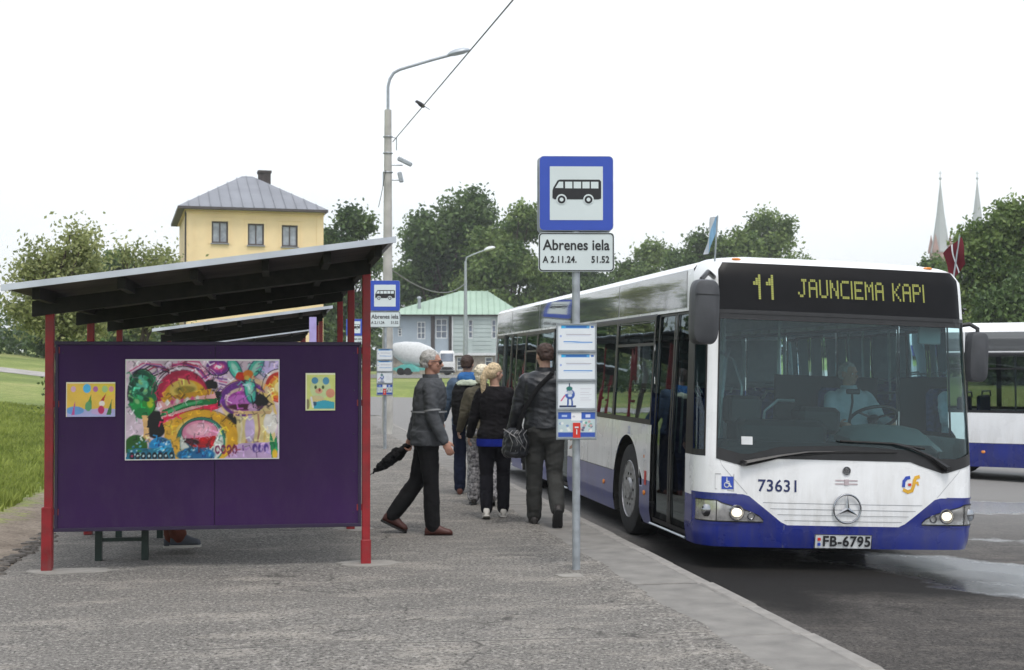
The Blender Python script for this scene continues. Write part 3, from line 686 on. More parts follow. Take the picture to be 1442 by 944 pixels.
# ------------------------------------------------------------------ green roofed house
GY = 125.0; g_ = GY / F; gx0 = (548 - 721) * g_; gx1 = (727 - 721) * g_; GW = gx1 - gx0; gz0 = .8; ez = pix(0, 445, GY).z - gz0; GD = 9.0
gh = thing('green_roofed_house', 'two storey grey house with pale green hipped metal roof in the distance', 'house', (gx0, GY, gz0), R(2))
def gx(px): return (px - 721) * g_ - gx0
def gzp(py): return pix(0, py, GY).z - gz0
mid = gx(637); zf = gzp(499)
up = [(gx(587), gx(599), gzp(478), gzp(453)), (gx(613), gx(630), gzp(477), gzp(449)), (gx(560), gx(566), gzp(474), gzp(462))]
wall_with_holes('wall', 0, mid, zf, ez, up, M['siding'], gh)
upr = [(gx(659), gx(666), gzp(477), gzp(450)), (gx(692), gx(699), gzp(477), gzp(450))]
wall_with_holes('wall', mid, GW, zf, ez, upr, M['siding_teal'], gh, y=-.25)
lo = [(gx(568), gx(580), gzp(524), gzp(505)), (gx(643), gx(653), gzp(522), gzp(503)), (gx(683), gx(694), gzp(522), gzp(503)), (gx(605), gx(620), gzp(528), gzp(505))]
wall_with_holes('ground_floor_wall', 0, GW, -.8, zf, lo, M['stone'], gh, y=.0)
for h in up + upr + lo:
    yy = -.1 if h in upr else .12
    window_part(gh, (h[0] + h[1]) / 2, (h[2] + h[3]) / 2, h[1] - h[0] - .01, h[3] - h[2] - .01, yy, frame=M['winwhite'], pane=M['pane'], fr=.09, mullions=(0,) if h[1] - h[0] > .7 else (), trans=(-.15, .18))
mb = MB()
for k in range(9):
    z = zf + (ez - zf) * (k + .5) / 9; a_ = mid
    for (u0, u1) in ((mid, upr[0][0]), (upr[0][1], upr[1][0]), (upr[1][1], GW)): mb.box(((u0 + u1) / 2, -.28, z), (u1 - u0 - .03, .05, (ez - zf) / 9 - .05))
obj('weatherboards', mb, M['siding_teal'], gh)['kind'] = 'stuff'
mb = MB(); mb.box((gx(609.5), -.03, (zf + ez) / 2), (.34, .07, ez - zf)); mb.box((gx(634), -.05, (zf + ez) / 2), (.3, .08, ez - zf - .1)); obj('dark_pillar', mb, M['winframe'], gh)
mb = MB(); mb.box((GW / 2, -.16, zf), (GW + .2, .3, .22)); obj('string_course', mb, M['winwhite'], gh)
mb = MB(); mb.box((GW / 2, -.4, ez + .06), (GW + 1.0, .3, .18)); obj('eaves_board', mb, M['winframe'], gh)
for x in (.3, gx(637)): mb = MB(); mb.tube([(x, -.38, ez), (x, -.38, 0)], .06, 6); obj('drainpipe', mb, M['winwhite'], gh)
mb = MB(); mb.poly([(0, 0, -.8), (0, GD, -.8), (0, GD, ez), (0, 0, ez)]); mb.poly([(GW, 0, -.8), (GW, GD, -.8), (GW, GD, ez), (GW, 0, ez)]); mb.poly([(0, GD, -.8), (GW, GD, -.8), (GW, GD, ez), (0, GD, ez)]); obj('wall', mb, M['siding'], gh)
mb = MB(); rz_ = gzp(414) + .5; o_ = .7; C4 = [(-o_, -o_, ez + .1), (GW + o_, -o_, ez + .1), (GW + o_, GD + o_, ez + .1), (-o_, GD + o_, ez + .1)]; r0 = (gx(648), GD / 2, rz_); r1 = (gx(688), GD / 2, rz_)
mb.poly([C4[0], C4[1], r1, r0]); mb.poly([C4[1], C4[2], r1]); mb.poly([C4[2], C4[3], r0, r1]); mb.poly([C4[3], C4[0], r0]); grf = obj('roof', mb, M['green_roof'], gh)
mb = MB()
for k in range(1, 24):
    f = k / 24; x = -o_ + (GW + 2 * o_) * f; t = min((x + o_) / (r0[0] + o_), (GW + o_ - x) / (GW + o_ - r1[0]), 1)
    mb.tube([(x, -o_, ez + .14), (x, -o_ + (GD / 2 + o_) * t, ez + .14 + (rz_ - ez - .1) * t)], .03, 4)
obj('roof_seams', mb, M['green_roof'], grf)['kind'] = 'stuff'
mb = MB(); mb.tube([(gx(590), .6, ez + .4), (gx(590), .6, gzp(419))], .14, 8); mb.cyl((gx(590), .6, gzp(420)), (gx(590), .6, gzp(417)), .25, .1, 8); obj('vent_pipe', mb, M['metal'], grf)

# ------------------------------------------------------------------ church steeples
def steeple(px, ptop, pbase, Y, hw, label):
    c = pix(px, ptop, Y); zb = pix(px, pbase, Y).z; t = thing('church_steeple', label, 'steeple', (c.x, Y, 0), group='church steeples on the horizon')
    n = 8; mb = MB(); H = c.z - zb; rings = []
    for (f, r) in ((0, 1.0), (.02, 1.0), (.12, .82), (.5, .40), (.9, .065), (.97, .03)):
        rings.append([Vector((math.cos(R(22.5 + 45 * j)) * hw * r, math.sin(R(22.5 + 45 * j)) * hw * r, zb + H * f)) for j in range(n)])
    mb.loft(rings); obj('spire', mb, M['steeple'], t)
    mb = MB(); mb.ell((0, 0, zb + H * .975), (.45, .45, .45), n=8, m=6); mb.tube([(0, 0, zb + H * .96), (0, 0, zb + H * 1.08)], .1, 5); mb.box((0, 0, zb + H * 1.045), (1.3, .12, .15)); obj('finial', mb, M['steeple'], t)
    mb = MB(); mb.box((0, 0, zb / 2 - .2), (hw * 1.75, hw * 1.75, zb + .2)); obj('tower', mb, M['steeple_brick'], t)
    for sx, sy in ((-1, -1), (1, -1), (1, 1), (-1, 1)):
        mb = MB(); q = hw * .75; mb.loft([[Vector((sx * q + a * hw * .26, sy * q + b * hw * .26, z)) for a, b in ((-1, -1), (1, -1), (1, 1), (-1, 1))] for z in (zb - .1, zb + .8)])
        mb.poly([(sx * q - hw * .26, sy * q - hw * .26, zb + .8), (sx * q + hw * .26, sy * q - hw * .26, zb + .8), (sx * q, sy * q, zb + H * .25)])
        mb.poly([(sx * q + hw * .26, sy * q - hw * .26, zb + .8), (sx * q + hw * .26, sy * q + hw * .26, zb + .8), (sx * q, sy * q, zb + H * .25)])
        mb.poly([(sx * q + hw * .26, sy * q + hw * .26, zb + .8), (sx * q - hw * .26, sy * q + hw * .26, zb + .8), (sx * q, sy * q, zb + H * .25)])
        mb.poly([(sx * q - hw * .26, sy * q + hw * .26, zb + .8), (sx * q - hw * .26, sy * q - hw * .26, zb + .8), (sx * q, sy * q, zb + H * .25)])
        obj('corner_gable', mb, M['steeple_brick'], t)
steeple(1324, 249, 356, 420, 2.9, 'pale pointed church steeple, the taller left one with its brick foot showing')
steeple(1376, 249, 350, 450, 3.1, 'pale pointed church steeple, the right one rising behind the dense tree')

# pale block on the far lawn
p = pix(27, 498, 110); mb = MB(); mb.box((0, 0, 0), (.85, .6, .4), bev=.12)
o = tag(obj('concrete_block', mb, M['winwhite'], loc=(p.x, p.y, max(p.z, groundz(p.x, p.y) + .15))), 'small pale concrete block lying on the far grass slope above the footpath', 'block')

# ------------------------------------------------------------------ mixer truck in the yard
TY = 116.0; t_ = TY / F
def tx(px): return (px - 598) * t_
tc_ = pix(598, 530, TY); tr = thing('mixer_truck', 'white concrete mixer truck parked before the green roofed house', 'truck', (tc_.x, TY, ramp(TY) + .02))
def tz(py): return (530 - py) * t_
teal = mat('teal_plastic', (.10, .42, .38), .6)
mb = MB(); x0, x1 = tx(619), tx(641)
mb.loft([[Vector((x, y, z)) for x, y in ((x0 + i, -1.0 + j), (x1 - i, -1.0 + j), (x1 - i, .9), (x0 + i, .9))] for z, i, j in ((.25, 0, 0), (1.0, 0, 0), (1.85, .07, .2), (1.98, .16, .3))]); cab = obj('cab', mb, M['white'], tr)
mb = MB(); mb.loft([[Vector((x, -1.0 + j - .02, z)) for x in (x0 + .12, x1 - .12)] + [Vector((x, -1.0 + j, z)) for x in (x1 - .12, x0 + .12)] for z, j in ((1.12, .01), (1.75, .16))]); obj('windscreen', mb, M['pane'], cab)
mb = MB(); mb.box((( x0 + x1) / 2, -1.03, .55), (x1 - x0 - .25, .05, .22)); obj('grille', mb, M['black'], cab)
mb = MB(); mb.box(((x0 + x1) / 2, -1.05, .28), (x1 - x0, .12, .2)); obj('bumper', mb, M['black'], cab)
for q in (x0 + .14, x1 - .14): mb = MB(); mb.ell((q, -1.04, .55), (.09, .04, .08), n=10, m=6); obj('headlight', mb, M['lamp_glass'], cab)
mb = MB(); mb.loft([[Vector((x, math.cos(a) * r * .55, tz(501) + math.sin(a) * r + dz)) for a in [2 * math.pi * k / 18 for k in range(18)]] for x, r, dz in ((tx(551), .25, .45), (tx(556), .6, .35), (tx(570), .95, .12), (tx(590), 1.02, 0), (tx(606), .8, -.15), (tx(617), .35, -.2))]); obj('drum', mb, M['winwhite'], tr, smooth=True)
mb = MB(); mb.box((tx(592), 0, .5), (tx(632) - tx(552), 1.0, .22)); obj('chassis', mb, teal, tr)
mb = MB(); mb.loft([[Vector((x, -.6, .28)), Vector((x, .3, .28)), Vector((x, .2, h)), Vector((x, -.5, h))] for x, h in ((tx(558), .6), (tx(566), .85), (tx(580), .9), (tx(591), .6))]); obj('fender', mb, teal, tr)
for q in (tx(565), tx(575), tx(630)):
    for y in (-.75, .75):
        mb = MB(); mb.cyl((q, y - .12, .3), (q, y + .12, .3), .3, n=16); wv = obj('wheel', mb, M['rubber'], tr)

# ------------------------------------------------------------------ lamp posts and wires
LY = 33.0; l_ = LY / F; lp = pix(545.5, 611, LY); LX = lp.x
lamp = thing('street_lamp', 'tall concrete pole with curved steel arm and street lamp head', 'street lamp', (LX, LY, 0))
def lz(py): return pix(0, py, LY).z
mb = MB(); mb.tube([(0, 0, -.1), (0, 0, lz(155))], [.135, .082], 12); obj('pole', mb, M['pole_concrete'], lamp, smooth=True)
mb = MB(); pts = [(0, 0, lz(170)), (0, 0, lz(122)), (.04, 0, lz(112)), (.13, 0, lz(103)), (.28, 0, lz(98)), (tx and (606 - 545) * l_, 0, lz(85)), ((634 - 545) * l_, 0, lz(77.5))]
mb.tube(pts, .035, 8); obj('arm', mb, M['metal'], lamp, smooth=True)
mb = MB(); a0 = Vector(((629 - 545) * l_, 0, lz(78))); a1 = Vector(((661 - 545) * l_, 0, lz(71))); dd = (a1 - a0).normalized()
def lamp_head(mb, a0, a1, k=1.0):
    rings = []; d = (a1 - a0)
    for f, r in ((0, .35), (.1, .7), (.35, 1.0), (.7, .95), (.92, .55), (1, .2)):
        c = a0 + d * f; rings.append([c + Vector((0, math.cos(t) * .14 * r * k, (math.sin(t) * (.10 if math.sin(t) > 0 else .05)) * r * k)) for t in [2 * math.pi * q / 14 for q in range(14)]])
    mb.loft(rings)
lamp_head(mb, a0, a1); obj('lamp_head', mb, mat('lamp_housing', (.42, .46, .50), .45, .2), lamp, smooth=True)
mb = MB()
for z in (193, 216, 243): mb.torus((0, 0, lz(z)), .105, .014, n=16, m=6)
mb.tube([(.08, 0, lz(193)), (.2, 0, lz(195)), (.2, 0, lz(212))], .015, 6); mb.tube([(.08, 0, lz(233)), ((566 - 545) * l_, 0, lz(233))], .014, 6); mb.tube([(.08, 0, lz(254)), ((562 - 545) * l_, 0, lz(254))], .014, 6); mb.tube([(-.1, 0, lz(243)), (-.1, 0, lz(262))], .02, 6)
obj('bracket', mb, M['metal'], lamp)
mb = MB(); mb.box(((569 - 545) * l_, -.02, lz(228)), (.36, .12, .10), Matrix.Rotation(R(26), 3, 'Y'), .02); obj('floodlight', mb, M['metal'], lamp)
mb = MB(); mb.box(((563 - 545) * l_, -.02, lz(250)), (.10, .14, .24), Matrix.Rotation(R(-12), 3, 'Y'), .02); obj('floodlight', mb, M['metal'], lamp)
mb = MB(); mb.box((-.02, -.15, 1.3), (.14, .05, .2), bev=.01); obj('junction_plate', mb, M['metal'], lamp)
# wire from the pole towards the viewer, rising out of the picture
def wire(p, q, sag, r, label, n=24):
    mb = MB(); mb.tube([p.lerp(q, t / n) - Vector((0, 0, sag * 4 * (t / n) * (1 - t / n))) for t in range(n + 1)], r, 5)
    o = obj('overhead_wire', mb, M['black']); tag(o, label, 'wire'); return o
w0 = pix(553, 200, LY); w1 = pix(592, 162, 25.5); w2 = pix(728, 0, 17.0)
wire(w0, w2 + (w2 - w1) * 1.2, .0, .011, 'black overhead wire climbing from the concrete pole to the top edge')
w2e = w2 + (w2 - w1) * 1.2
# the bird on the wire
t = min([k / 400 for k in range(400)], key=lambda k: abs((lambda q: (q.x / q.y) * F + 721)(w0.lerp(w2e, k)) - 594)); bp = w0.lerp(w2e, t)
bird = thing('bird', 'small dark bird perched on the sloping overhead wire', 'bird', bp)
mb = MB(); Mx = Matrix.Rotation(R(38), 3, 'Y'); mb.ell((-.02, 0, .045), (.085, .04, .045), Mx, 14, 8); mb.ell((-.10, 0, .105), (.032, .028, .03), None, 10, 6); mb.capsule((-.06, 0, .08), (-.10, 0, .10), .035, .025, 8)
feather = mat('dark_feathers', (.03, .03, .035), .7, var=.3); obj('body', mb, feather, bird, smooth=True)
mb = MB(); mb.loft([[Vector((.03, -.02, .03)), Vector((.03, .02, .03)), Vector((.035, 0, .012))], [Vector((.15, -.03, -.05)), Vector((.15, .03, -.05)), Vector((.148, 0, -.058))]]); obj('tail', mb, feather, bird)
mb = MB(); mb.loft([[Vector((-.125, -.008, .108)), Vector((-.125, .008, .108)), Vector((-.125, 0, .095))], [Vector((-.158, -.001, .098)), Vector((-.158, .001, .098)), Vector((-.158, 0, .097))]]); obj('beak', mb, M['black'], bird)
wire(pix(533, 292, 32.9), pix(543, 240, 32.9), .05, .008, 'thin wire hanging down the left side of the concrete pole', 8)
wire(pix(551, 380, 33), pix(655, 399, 70), .5, .02, 'thin wire strung between the concrete pole and the slim lamp')
SY = 70.0; s2 = SY / F
l2 = thing('street_lamp', 'slim grey steel street lamp in front of the green roofed house', 'street lamp', (pix(655.5, 500, SY).x, SY, ramp(SY)))
def z2(py): return pix(0, py, SY).z - ramp(SY)
mb = MB(); mb.tube([(0, 0, -.2), (0, 0, z2(440)), (0, 0, z2(368))], [.13, .09, .06], 10); obj('pole', mb, M['metal'], l2, smooth=True)
mb = MB(); mb.tube([(0, 0, z2(372)), (.05, 0, z2(363)), (.35, 0, z2(359)), ((684 - 655) * s2, 0, z2(352))], .04, 8); obj('arm', mb, M['metal'], l2, smooth=True)
mb = MB(); lamp_head(mb, Vector(((681 - 655) * s2, 0, z2(353))), Vector(((697 - 655) * s2, 0, z2(349))), 1.4); obj('lamp_head', mb, M['winwhite'], l2, smooth=True)
# a wooden pole left of the bus rear
# ------------------------------------------------------------------ city bus
for k_, dirt in (('white', (.42, .40, .36)), ('blue', (.06, .06, .12)), ('bluegrey', (.14, .14, .20))):
    m_ = M[k_]; n_, l_ = nodes(m_); p_ = n_['Principled BSDF']; src = p_.inputs['Base Color'].links[0].from_socket
    tc_ = n_.new('ShaderNodeTexCoord'); mp_ = n_.new('ShaderNodeMapping'); mp_.inputs['Scale'].default_value = (7, 7, 1.2); l_.new(tc_.outputs['Object'], mp_.inputs[0])
    z_ = n_.new('ShaderNodeTexNoise'); z_.inputs['Scale'].default_value = 1.6; z_.inputs['Detail'].default_value = 7; z_.inputs['Roughness'].default_value = .7; l_.new(mp_.outputs[0], z_.inputs['Vector'])
    sp_ = n_.new('ShaderNodeSeparateXYZ'); l_.new(tc_.outputs['Object'], sp_.inputs[0]); mr_ = n_.new('ShaderNodeMapRange'); mr_.inputs['From Min'].default_value = 1.1; mr_.inputs['From Max'].default_value = .1; mr_.inputs['To Min'].default_value = .06; mr_.inputs['To Max'].default_value = .6; l_.new(sp_.outputs[2], mr_.inputs[0])
    msk = mth(n_, l_, 'MULTIPLY', rampn(n_, l_, z_.outputs[0], [(.42, (0, 0, 0)), (.70, (1, 1, 1))]), mr_.outputs[0]); l_.new(mixc(n_, l_, msk, src, dirt), p_.inputs['Base Color'])
M['cant'] = mat('glossy_grey_glass_panel', (.10, .105, .11), .03, var=.04, vscale=2, spec=1.0, coat=1.0)
def interp(tab, z):
    if z <= tab[0][0]: return tab[0][1]
    for (a, p), (b, q) in zip(tab[:-1], tab[1:]):
        if z <= b: return p + (q - p) * (z - a) / (b - a)
    return tab[-1][1]
WT = [(.15, 1.26), (.3, 1.3), (1.0, 1.305), (2.3, 1.27), (2.52, 1.270), (2.64, 1.268), (2.69, 1.24), (2.735, 1.15), (2.76, 1.03)]
RT = [(.15, .05), (.22, .015), (.5, 0), (.95, .03), (2.3, .19), (2.6, .25), (2.70, .30), (2.74, .36), (2.76, .45)]
def bw(z): return interp(WT, z)
BRX, BRY = .20, .24
def FS(p, z, off=0.0):
    W = bw(z); a = W - BRX; sg = 1 if p > 0 else -1
    if abs(p) <= .6: x = a * p / .6; y = 0; nx, ny = 0, -1
    else:
        ph = R((abs(p) - .6) / .4 * 90); x = sg * (a + BRX * math.sin(ph)); y = BRY * (1 - math.cos(ph)); nx, ny = sg * math.sin(ph), -math.cos(ph)
    y += .06 * (x / W) ** 2 + interp(RT, z)
    return Vector((x + nx * off, y + ny * off, z))
def pOf(x, z): return x / (bw(z) - BRX) * .6
def FX(x, z, off=0.0): return FS(pOf(x, z), z, off)
def SS(sg, y, z, off=0.0):
    ys = BRY + .06 + interp(RT, z)
    if y < 1.0: y = ys + (1.0 - ys) * (y - .3) / .7
    return Vector((sg * (bw(z) + off), y, z))
def fstrip(mb, p0, p1, lo, hi, n=16, nz=2, off=0.0):
    lo = lo if callable(lo) else (lambda p, v=lo: v); hi = hi if callable(hi) else (lambda p, v=hi: v)
    cols = []
    for i in range(n + 1):
        p = p0 + (p1 - p0) * i / n; a, b = lo(p), hi(p); cols.append([FS(p, a + (b - a) * j / nz, off) for j in range(nz + 1)])
    for i in range(n):
        for j in range(nz): mb.poly([cols[i][j], cols[i + 1][j], cols[i + 1][j + 1], cols[i][j + 1]])
def sstrip(mb, sg, y0, y1, lo, hi, n=2, nz=2, off=0.0):
    lo = lo if callable(lo) else (lambda p, v=lo: v); hi = hi if callable(hi) else (lambda p, v=hi: v)
    cols = []
    for i in range(n + 1):
        y = y0 + (y1 - y0) * i / n; a, b = lo(y), hi(y); cols.append([SS(sg, y, a + (b - a) * j / nz, off) for j in range(nz + 1)])
    for i in range(n):
        for j in range(nz): mb.poly([cols[i][j], cols[i + 1][j], cols[i + 1][j + 1], cols[i][j + 1]])
def fframe(mb, p0, p1, z0, z1, t, tp, off): # frame strips on the front
    fstrip(mb, p0, p1, z0, z0 + t, 16, 1, off); fstrip(mb, p0, p1, z1 - t, z1, 16, 1, off)
    fstrip(mb, p0, p0 + tp, z0 + t, z1 - t, 2, 8, off); fstrip(mb, p1 - tp, p1, z0 + t, z1 - t, 2, 8, off)
def sframe(mb, sg, y0, y1, z0, z1, t, off):
    sstrip(mb, sg, y0, y1, z0, z0 + t, 2, 1, off); sstrip(mb, sg, y0, y1, z1 - t, z1, 2, 1, off)
    sstrip(mb, sg, y0, y0 + t, z0 + t, z1 - t, 1, 5, off); sstrip(mb, sg, y1 - t, y1, z0 + t, z1 - t, 1, 5, off)
BL = 12.2; WB, WTOP = 1.18, 2.27; BLUE = .63
def arch(yc, r=.57, zc=.47):
    return lambda y: (zc + math.sqrt(max(0, r * r - (y - yc) ** 2))) if abs(y - yc) < r else .2
def zV(p):
    x = abs(FS(p, .5).x)
    return .40 if x < .54 else (.40 + .26 * (x - .54) / .34 if x < .88 else .66)
LED = {'J': ['00111', '00010', '00010', '00010', '00010', '10010', '01100'], 'A': ['01110', '10001', '10001', '11111', '10001', '10001', '10001'],
 'U': ['10001'] * 6 + ['01110'], 'N': ['10001', '11001', '11001', '10101', '10011', '10011', '10001'], 'C': ['01111', '10000', '10000', '10000', '10000', '10000', '01111'],
 'I': ['111', '010', '010', '010', '010', '010', '111'], 'E': ['11111', '10000', '10000', '11110', '10000', '10000', '11111'],
 'M': ['10001', '11011', '10101', '10101', '10001', '10001', '10001'], 'K': ['10001', '10010', '10100', '11000', '10100', '10010', '10001'],
 'P': ['11110', '10001', '10001', '11110', '10000', '10000', '10000'], '1': ['0010', '0110', '1110', '0010', '0010', '0010', '0010'], ' ': ['000'] * 7}
LED['I'] = ['1'] * 7
def led_text(mb, body, x0, x1, z0, z1, off, fill=.86):
    ncol = sum(len(LED[c][0]) + 1 for c in body) - 1; px = (x1 - x0) / ncol; pz = (z1 - z0) / 7; c = 0
    for ch in body:
        for r_, row in enumerate(LED[ch]):
            for k, b in enumerate(row):
                if b == '1':
                    xa = x0 + (c + k) * px; za = z1 - (r_ + 1) * pz
                    # each lamp cell is split in two dots, one above the other
                    for q in (0, .5): mb.poly([FX(xa, za + pz * q, off), FX(xa + px * fill, za + pz * q, off), FX(xa + px * fill, za + pz * (q + .5 * fill), off), FX(xa, za + pz * (q + .5 * fill), off)])
        c += len(LED[ch][0]) + 1
def make_bus():
    t = thing('city_bus', 'white and blue city bus facing the viewer at the kerb, amber route display lit', 'bus', group='white and blue city buses')
    # shell
    mb = MB()
    WH, BU, BK, BG = 0, 1, 2, 3
    mb.mi = BU; fstrip(mb, -1, 1, .2, .40, 48, 3); fstrip(mb, -1, 1, .40, zV, 64, 2)
    mb.mi = WH; fstrip(mb, -1, 1, zV, .98, 64, 4)
    # front pillars and header
    PL, PR = -.664, .80
    fstrip(mb, PL - .115, PL, .98, 2.27, 4, 12); fstrip(mb, PR, 1, .98, 2.27, 6, 12); fstrip(mb, -1, -.9999, .98, 2.27, 1, 12)
    fstrip(mb, -1, PL, 2.27, 2.70, 8, 5); fstrip(mb, .725, 1, 2.27, 2.70, 6, 5)
    fstrip(mb, -1, 1, 2.70, 2.76, 40, 3)
    mb.mi = BK; fstrip(mb, -1, -.97, .98, 2.27, 1, 12)
    for sg in (-1, 1):
        doors = [(.50, 1.74), (5.75, 7.0), (10.1, 11.3)] if sg < 0 else []
        ys = sorted({.3, .5, 1.74, 2.13, 3.27, 5.75, 7.0, 8.0, 9.2, 10.1, 11.3, BL} if sg < 0 else {.3, 2.13, 3.27, 5.75, 8.0, 9.2, BL})
        for y0, y1 in zip(ys[:-1], ys[1:]):
            isd = any(a - .01 < y0 and y1 < b + .01 for a, b in doors); ym = (y0 + y1) / 2
            # cantrail, slightly darker gloss above the windows
            mb.mi = WH; sstrip(mb, sg, y0, y1, WTOP, 2.76, 4, 9)
            if isd: continue
            w_ = 1.18 if not (sg < 0 and y0 < .5) else .98
            if 2.1 < ym < 3.3 or 8.0 < ym < 9.2:
                yc = 2.70 if ym < 4 else 8.60; f = arch(yc)
                mb.mi = WH; sstrip(mb, sg, y0, y1, lambda y: max(f(y), BLUE), w_, 32, 3)
                mb.mi = BG if sg < 0 else BU; sstrip(mb, sg, y0, y1, lambda y: min(f(y), BLUE), BLUE, 32, 1)
            else:
                mb.mi = (BG if sg < 0 and ym > 1.9 else BU); sstrip(mb, sg, y0, y1, .2, BLUE, 2, 3)
                mb.mi = WH; sstrip(mb, sg, y0, y1, BLUE, w_, 2, 3)
            if sg < 0 and y0 < .5: mb.mi = BK; sstrip(mb, sg, y0, y1, .98, WTOP, 2, 8)
    # roof
    n = 40; ring = [FS(-1 + 2 * i / n, 2.76) for i in range(n + 1)] + [SS(1, 1.0, 2.76), SS(1, BL, 2.76)] + [SS(-1, BL, 2.76), SS(-1, 1.0, 2.76)]
    inner = [Vector((p.x * .8, .25 + (p.y - .25) * .97 + .35 * (1 if p.y < 2 else 0), 2.80)) for p in ring]
    mb.mi = WH; mb.loft([ring, inner], cap=False); mb.poly(inner)
    mb.poly([SS(-1, BL, z) for z in (.2, 1.18, 2.27, 2.76)] + [SS(1, BL, z) for z in (2.76, 2.27, 1.18, .2)])
    body = obj('body', mb, [M['white'], M['blue'], M['black'], M['bluegrey']], t, smooth=True, angle=35)
    # seams of the front panel
    mb = MB()
    for z in (.44, .49, .54, .59):
        e = .54 + .34 * (z - .40) / .26 - .05; a = pOf(-e, z); b = pOf(e, z); fstrip(mb, a, b, z, z + .004, 20, 1, .002)
    for sg in (-1, 1):
        for k in range(12):
            z0, z1 = .66 + .3 * k / 12, .66 + .3 * (k + 1) / 12; xa, xb = sg * (.88 + .12 * k / 12 + .16 * k / 12), sg * (.88 + .28 * (k + 1) / 12); d = .004
            mb.poly([FX(xa, z0, .002), FX(xa + d, z0, .002), FX(xb + d, z1, .002), FX(xb, z1, .002)])
    mb.poly([FX(-.545, .2, .002), FX(-.541, .2, .002), FX(-.541, .4, .002), FX(-.545, .4, .002)])
    obj('panel_seam', mb, mat('panel_gap', (.22, .23, .25), .7), body)
    # windscreen
    mb = MB(); fstrip(mb, PL, PR, .98, 2.27, 40, 20, -.012); ws = obj('windscreen', mb, M['wind'], t, smooth=True)
    mb = MB(); fframe(mb, PL, PR, .975, 2.275, .035, .016, .004)
    def dip(p):
        x = FS(p, .98).x; return .975 - .075 * max(0, 1 - abs(x + .90) / .30) - .10 * max(0, 1 - abs(x - .95) / .34) + .03 * max(0, 1 - abs(x) / .7)
    fstrip(mb, PL, PR, dip, lambda p: dip(p) + .10 if True else 0, 60, 1, .005); fstrip(mb, PL, PR, 2.19, 2.275, 20, 1, -.004)
    obj('windscreen_seal', mb, M['black'], ws)
    # quarter glass beside the door
    mb = MB(); fstrip(mb, -.965, PL - .12, 1.03, 2.24, 8, 12, -.01); q = obj('quarter_glass', mb, M['wind'], t, smooth=True)
    mb = MB(); fframe(mb, -.975, PL - .113, .985, 2.27, .05, .02, .004); obj('glass_seal', mb, M['black'], q)
    for sg in (-1, 1):
        for y0, y1 in ((.62, 3.36), (3.38, 5.72), (5.74, 8.2), (8.22, 10.6), (10.62, 12.1)):
            mb = MB(); sstrip(mb, sg, y0, y1 - .015, 2.30, 2.645, 6, 6, .004); obj('cantrail_panel', mb, M['cant'], t, smooth=True)
    # destination display
    mb = MB(); fstrip(mb, PL + .003, .725, 2.275, 2.70, 40, 6, .004); dd_ = obj('destination_display', mb, M['display'], t, smooth=True)
    mb = MB(); led_text(mb, '11', -.81, -.60, 2.375, 2.60, .008); led_text(mb, 'JAUNCIEMA KAPI', -.40, .81, 2.41, 2.575, .008); obj('led_lettering', mb, M['led'], dd_)['kind'] = 'stuff'
    # marker lights on the header
    for x in (-.93, .90): mb = MB(); mb.ell(FX(x, 2.735, .01), (.045, .02, .012), n=10, m=6); obj('marker_light', mb, M['amber'], t)
    # headlights
    for sg in (-1, 1):
        def hp(v): return sg * v
        po, pi = (.90, .40) ; top = lambda p: .435 + .165 * min(1, max(0, (abs(p) - .40) / .26)) ** .6
        mb = MB(); fstrip(mb, hp(pi), hp(po), .425, top, 24, 3, .006); h = obj('headlight', mb, M['lamp_glass'], t, smooth=True)
        mb = MB(); fstrip(mb, hp(.655), hp(.665), .425, .60, 1, 3, .010); fstrip(mb, hp(pi), hp(po), .418, .427, 24, 1, .009); fstrip(mb, hp(pi), hp(po), lambda p: top(p) - .002, lambda p: top(p) + .008, 24, 1, .009); obj('headlight_trim', mb, M['black'], h)
        mb = MB(); c = FS(hp(.53), .500, .012); mb.ell(c, (.048, .008, .040), n=18, m=8); obj('bulb', mb, M['lamp_lit'], h, smooth=True)
        mb = MB(); mb.torus(FS(hp(.53), .500, .012), .062, .007, Matrix.Rotation(R(90), 3, 'X'), 18, 6); mb.torus(FS(hp(.46), .475, .012), .03, .006, Matrix.Rotation(R(90), 3, 'X'), 18, 6); obj('reflector_rings', mb, M['chrome'], h, smooth=True)['kind'] = 'stuff'
        mb = MB(); mb.ell(FS(hp(.76), .51, .004), (.05, .03, .06), n=12, m=6); obj('reflector_bowl', mb, M['chrome'], h, smooth=True)
        mb = MB(); fstrip(mb, hp(.53), hp(.97), .655, .666, 20, 1, .008); obj('bumper_lip', mb, M['blue'], h); mb = MB(); fstrip(mb, hp(.55), hp(.97), .395, .41, 20, 1, .006); obj('bumper_lip', mb, M['blue'], h)
    # number plate
    pl = MB(); a = [FX(x, z, o) for o in (.012,) for x, z in ((-.26, .205), (.26, .205), (.26, .325), (-.26, .325))]; b_ = [p + Vector((0, .02, 0)) for p in a]; pl.loft([b_, a])
    plate = obj('number_plate', pl, M['winwhite'], t)
    fp = lambda x, z: FX(.03 + x, .264 + z, .016)
    obj('plate_lettering', text_mb('FB-6795', .125, fp, .0035, 1.08), M['signblack'], plate)
    mb = MB()
    for (x0, x1, z0, z1) in ((-.262, .262, .201, .207), (-.262, .262, .323, .329), (-.264, -.258, .201, .329), (.258, .264, .201, .329)): mb.poly([FX(x0, z0, .0165), FX(x1, z0, .0165), FX(x1, z1, .0165), FX(x0, z1, .0165)])
    obj('plate_border', mb, M['signblack'], plate)
    for z, m in ((.285, M['sign_red']), (.24, M['signblue'])): mb = MB(); mb.box(FX(-.225, z, .017), (.028, .002, .026)); obj('plate_badge', mb, m, plate)
    # fleet number, wheelchair sign, logo, star
    obj('fleet_number', text_mb('73631', .145, lambda x, z: FX(-.60 + x, .735 + z, .004), .002, 1.05), M['navy'], t)
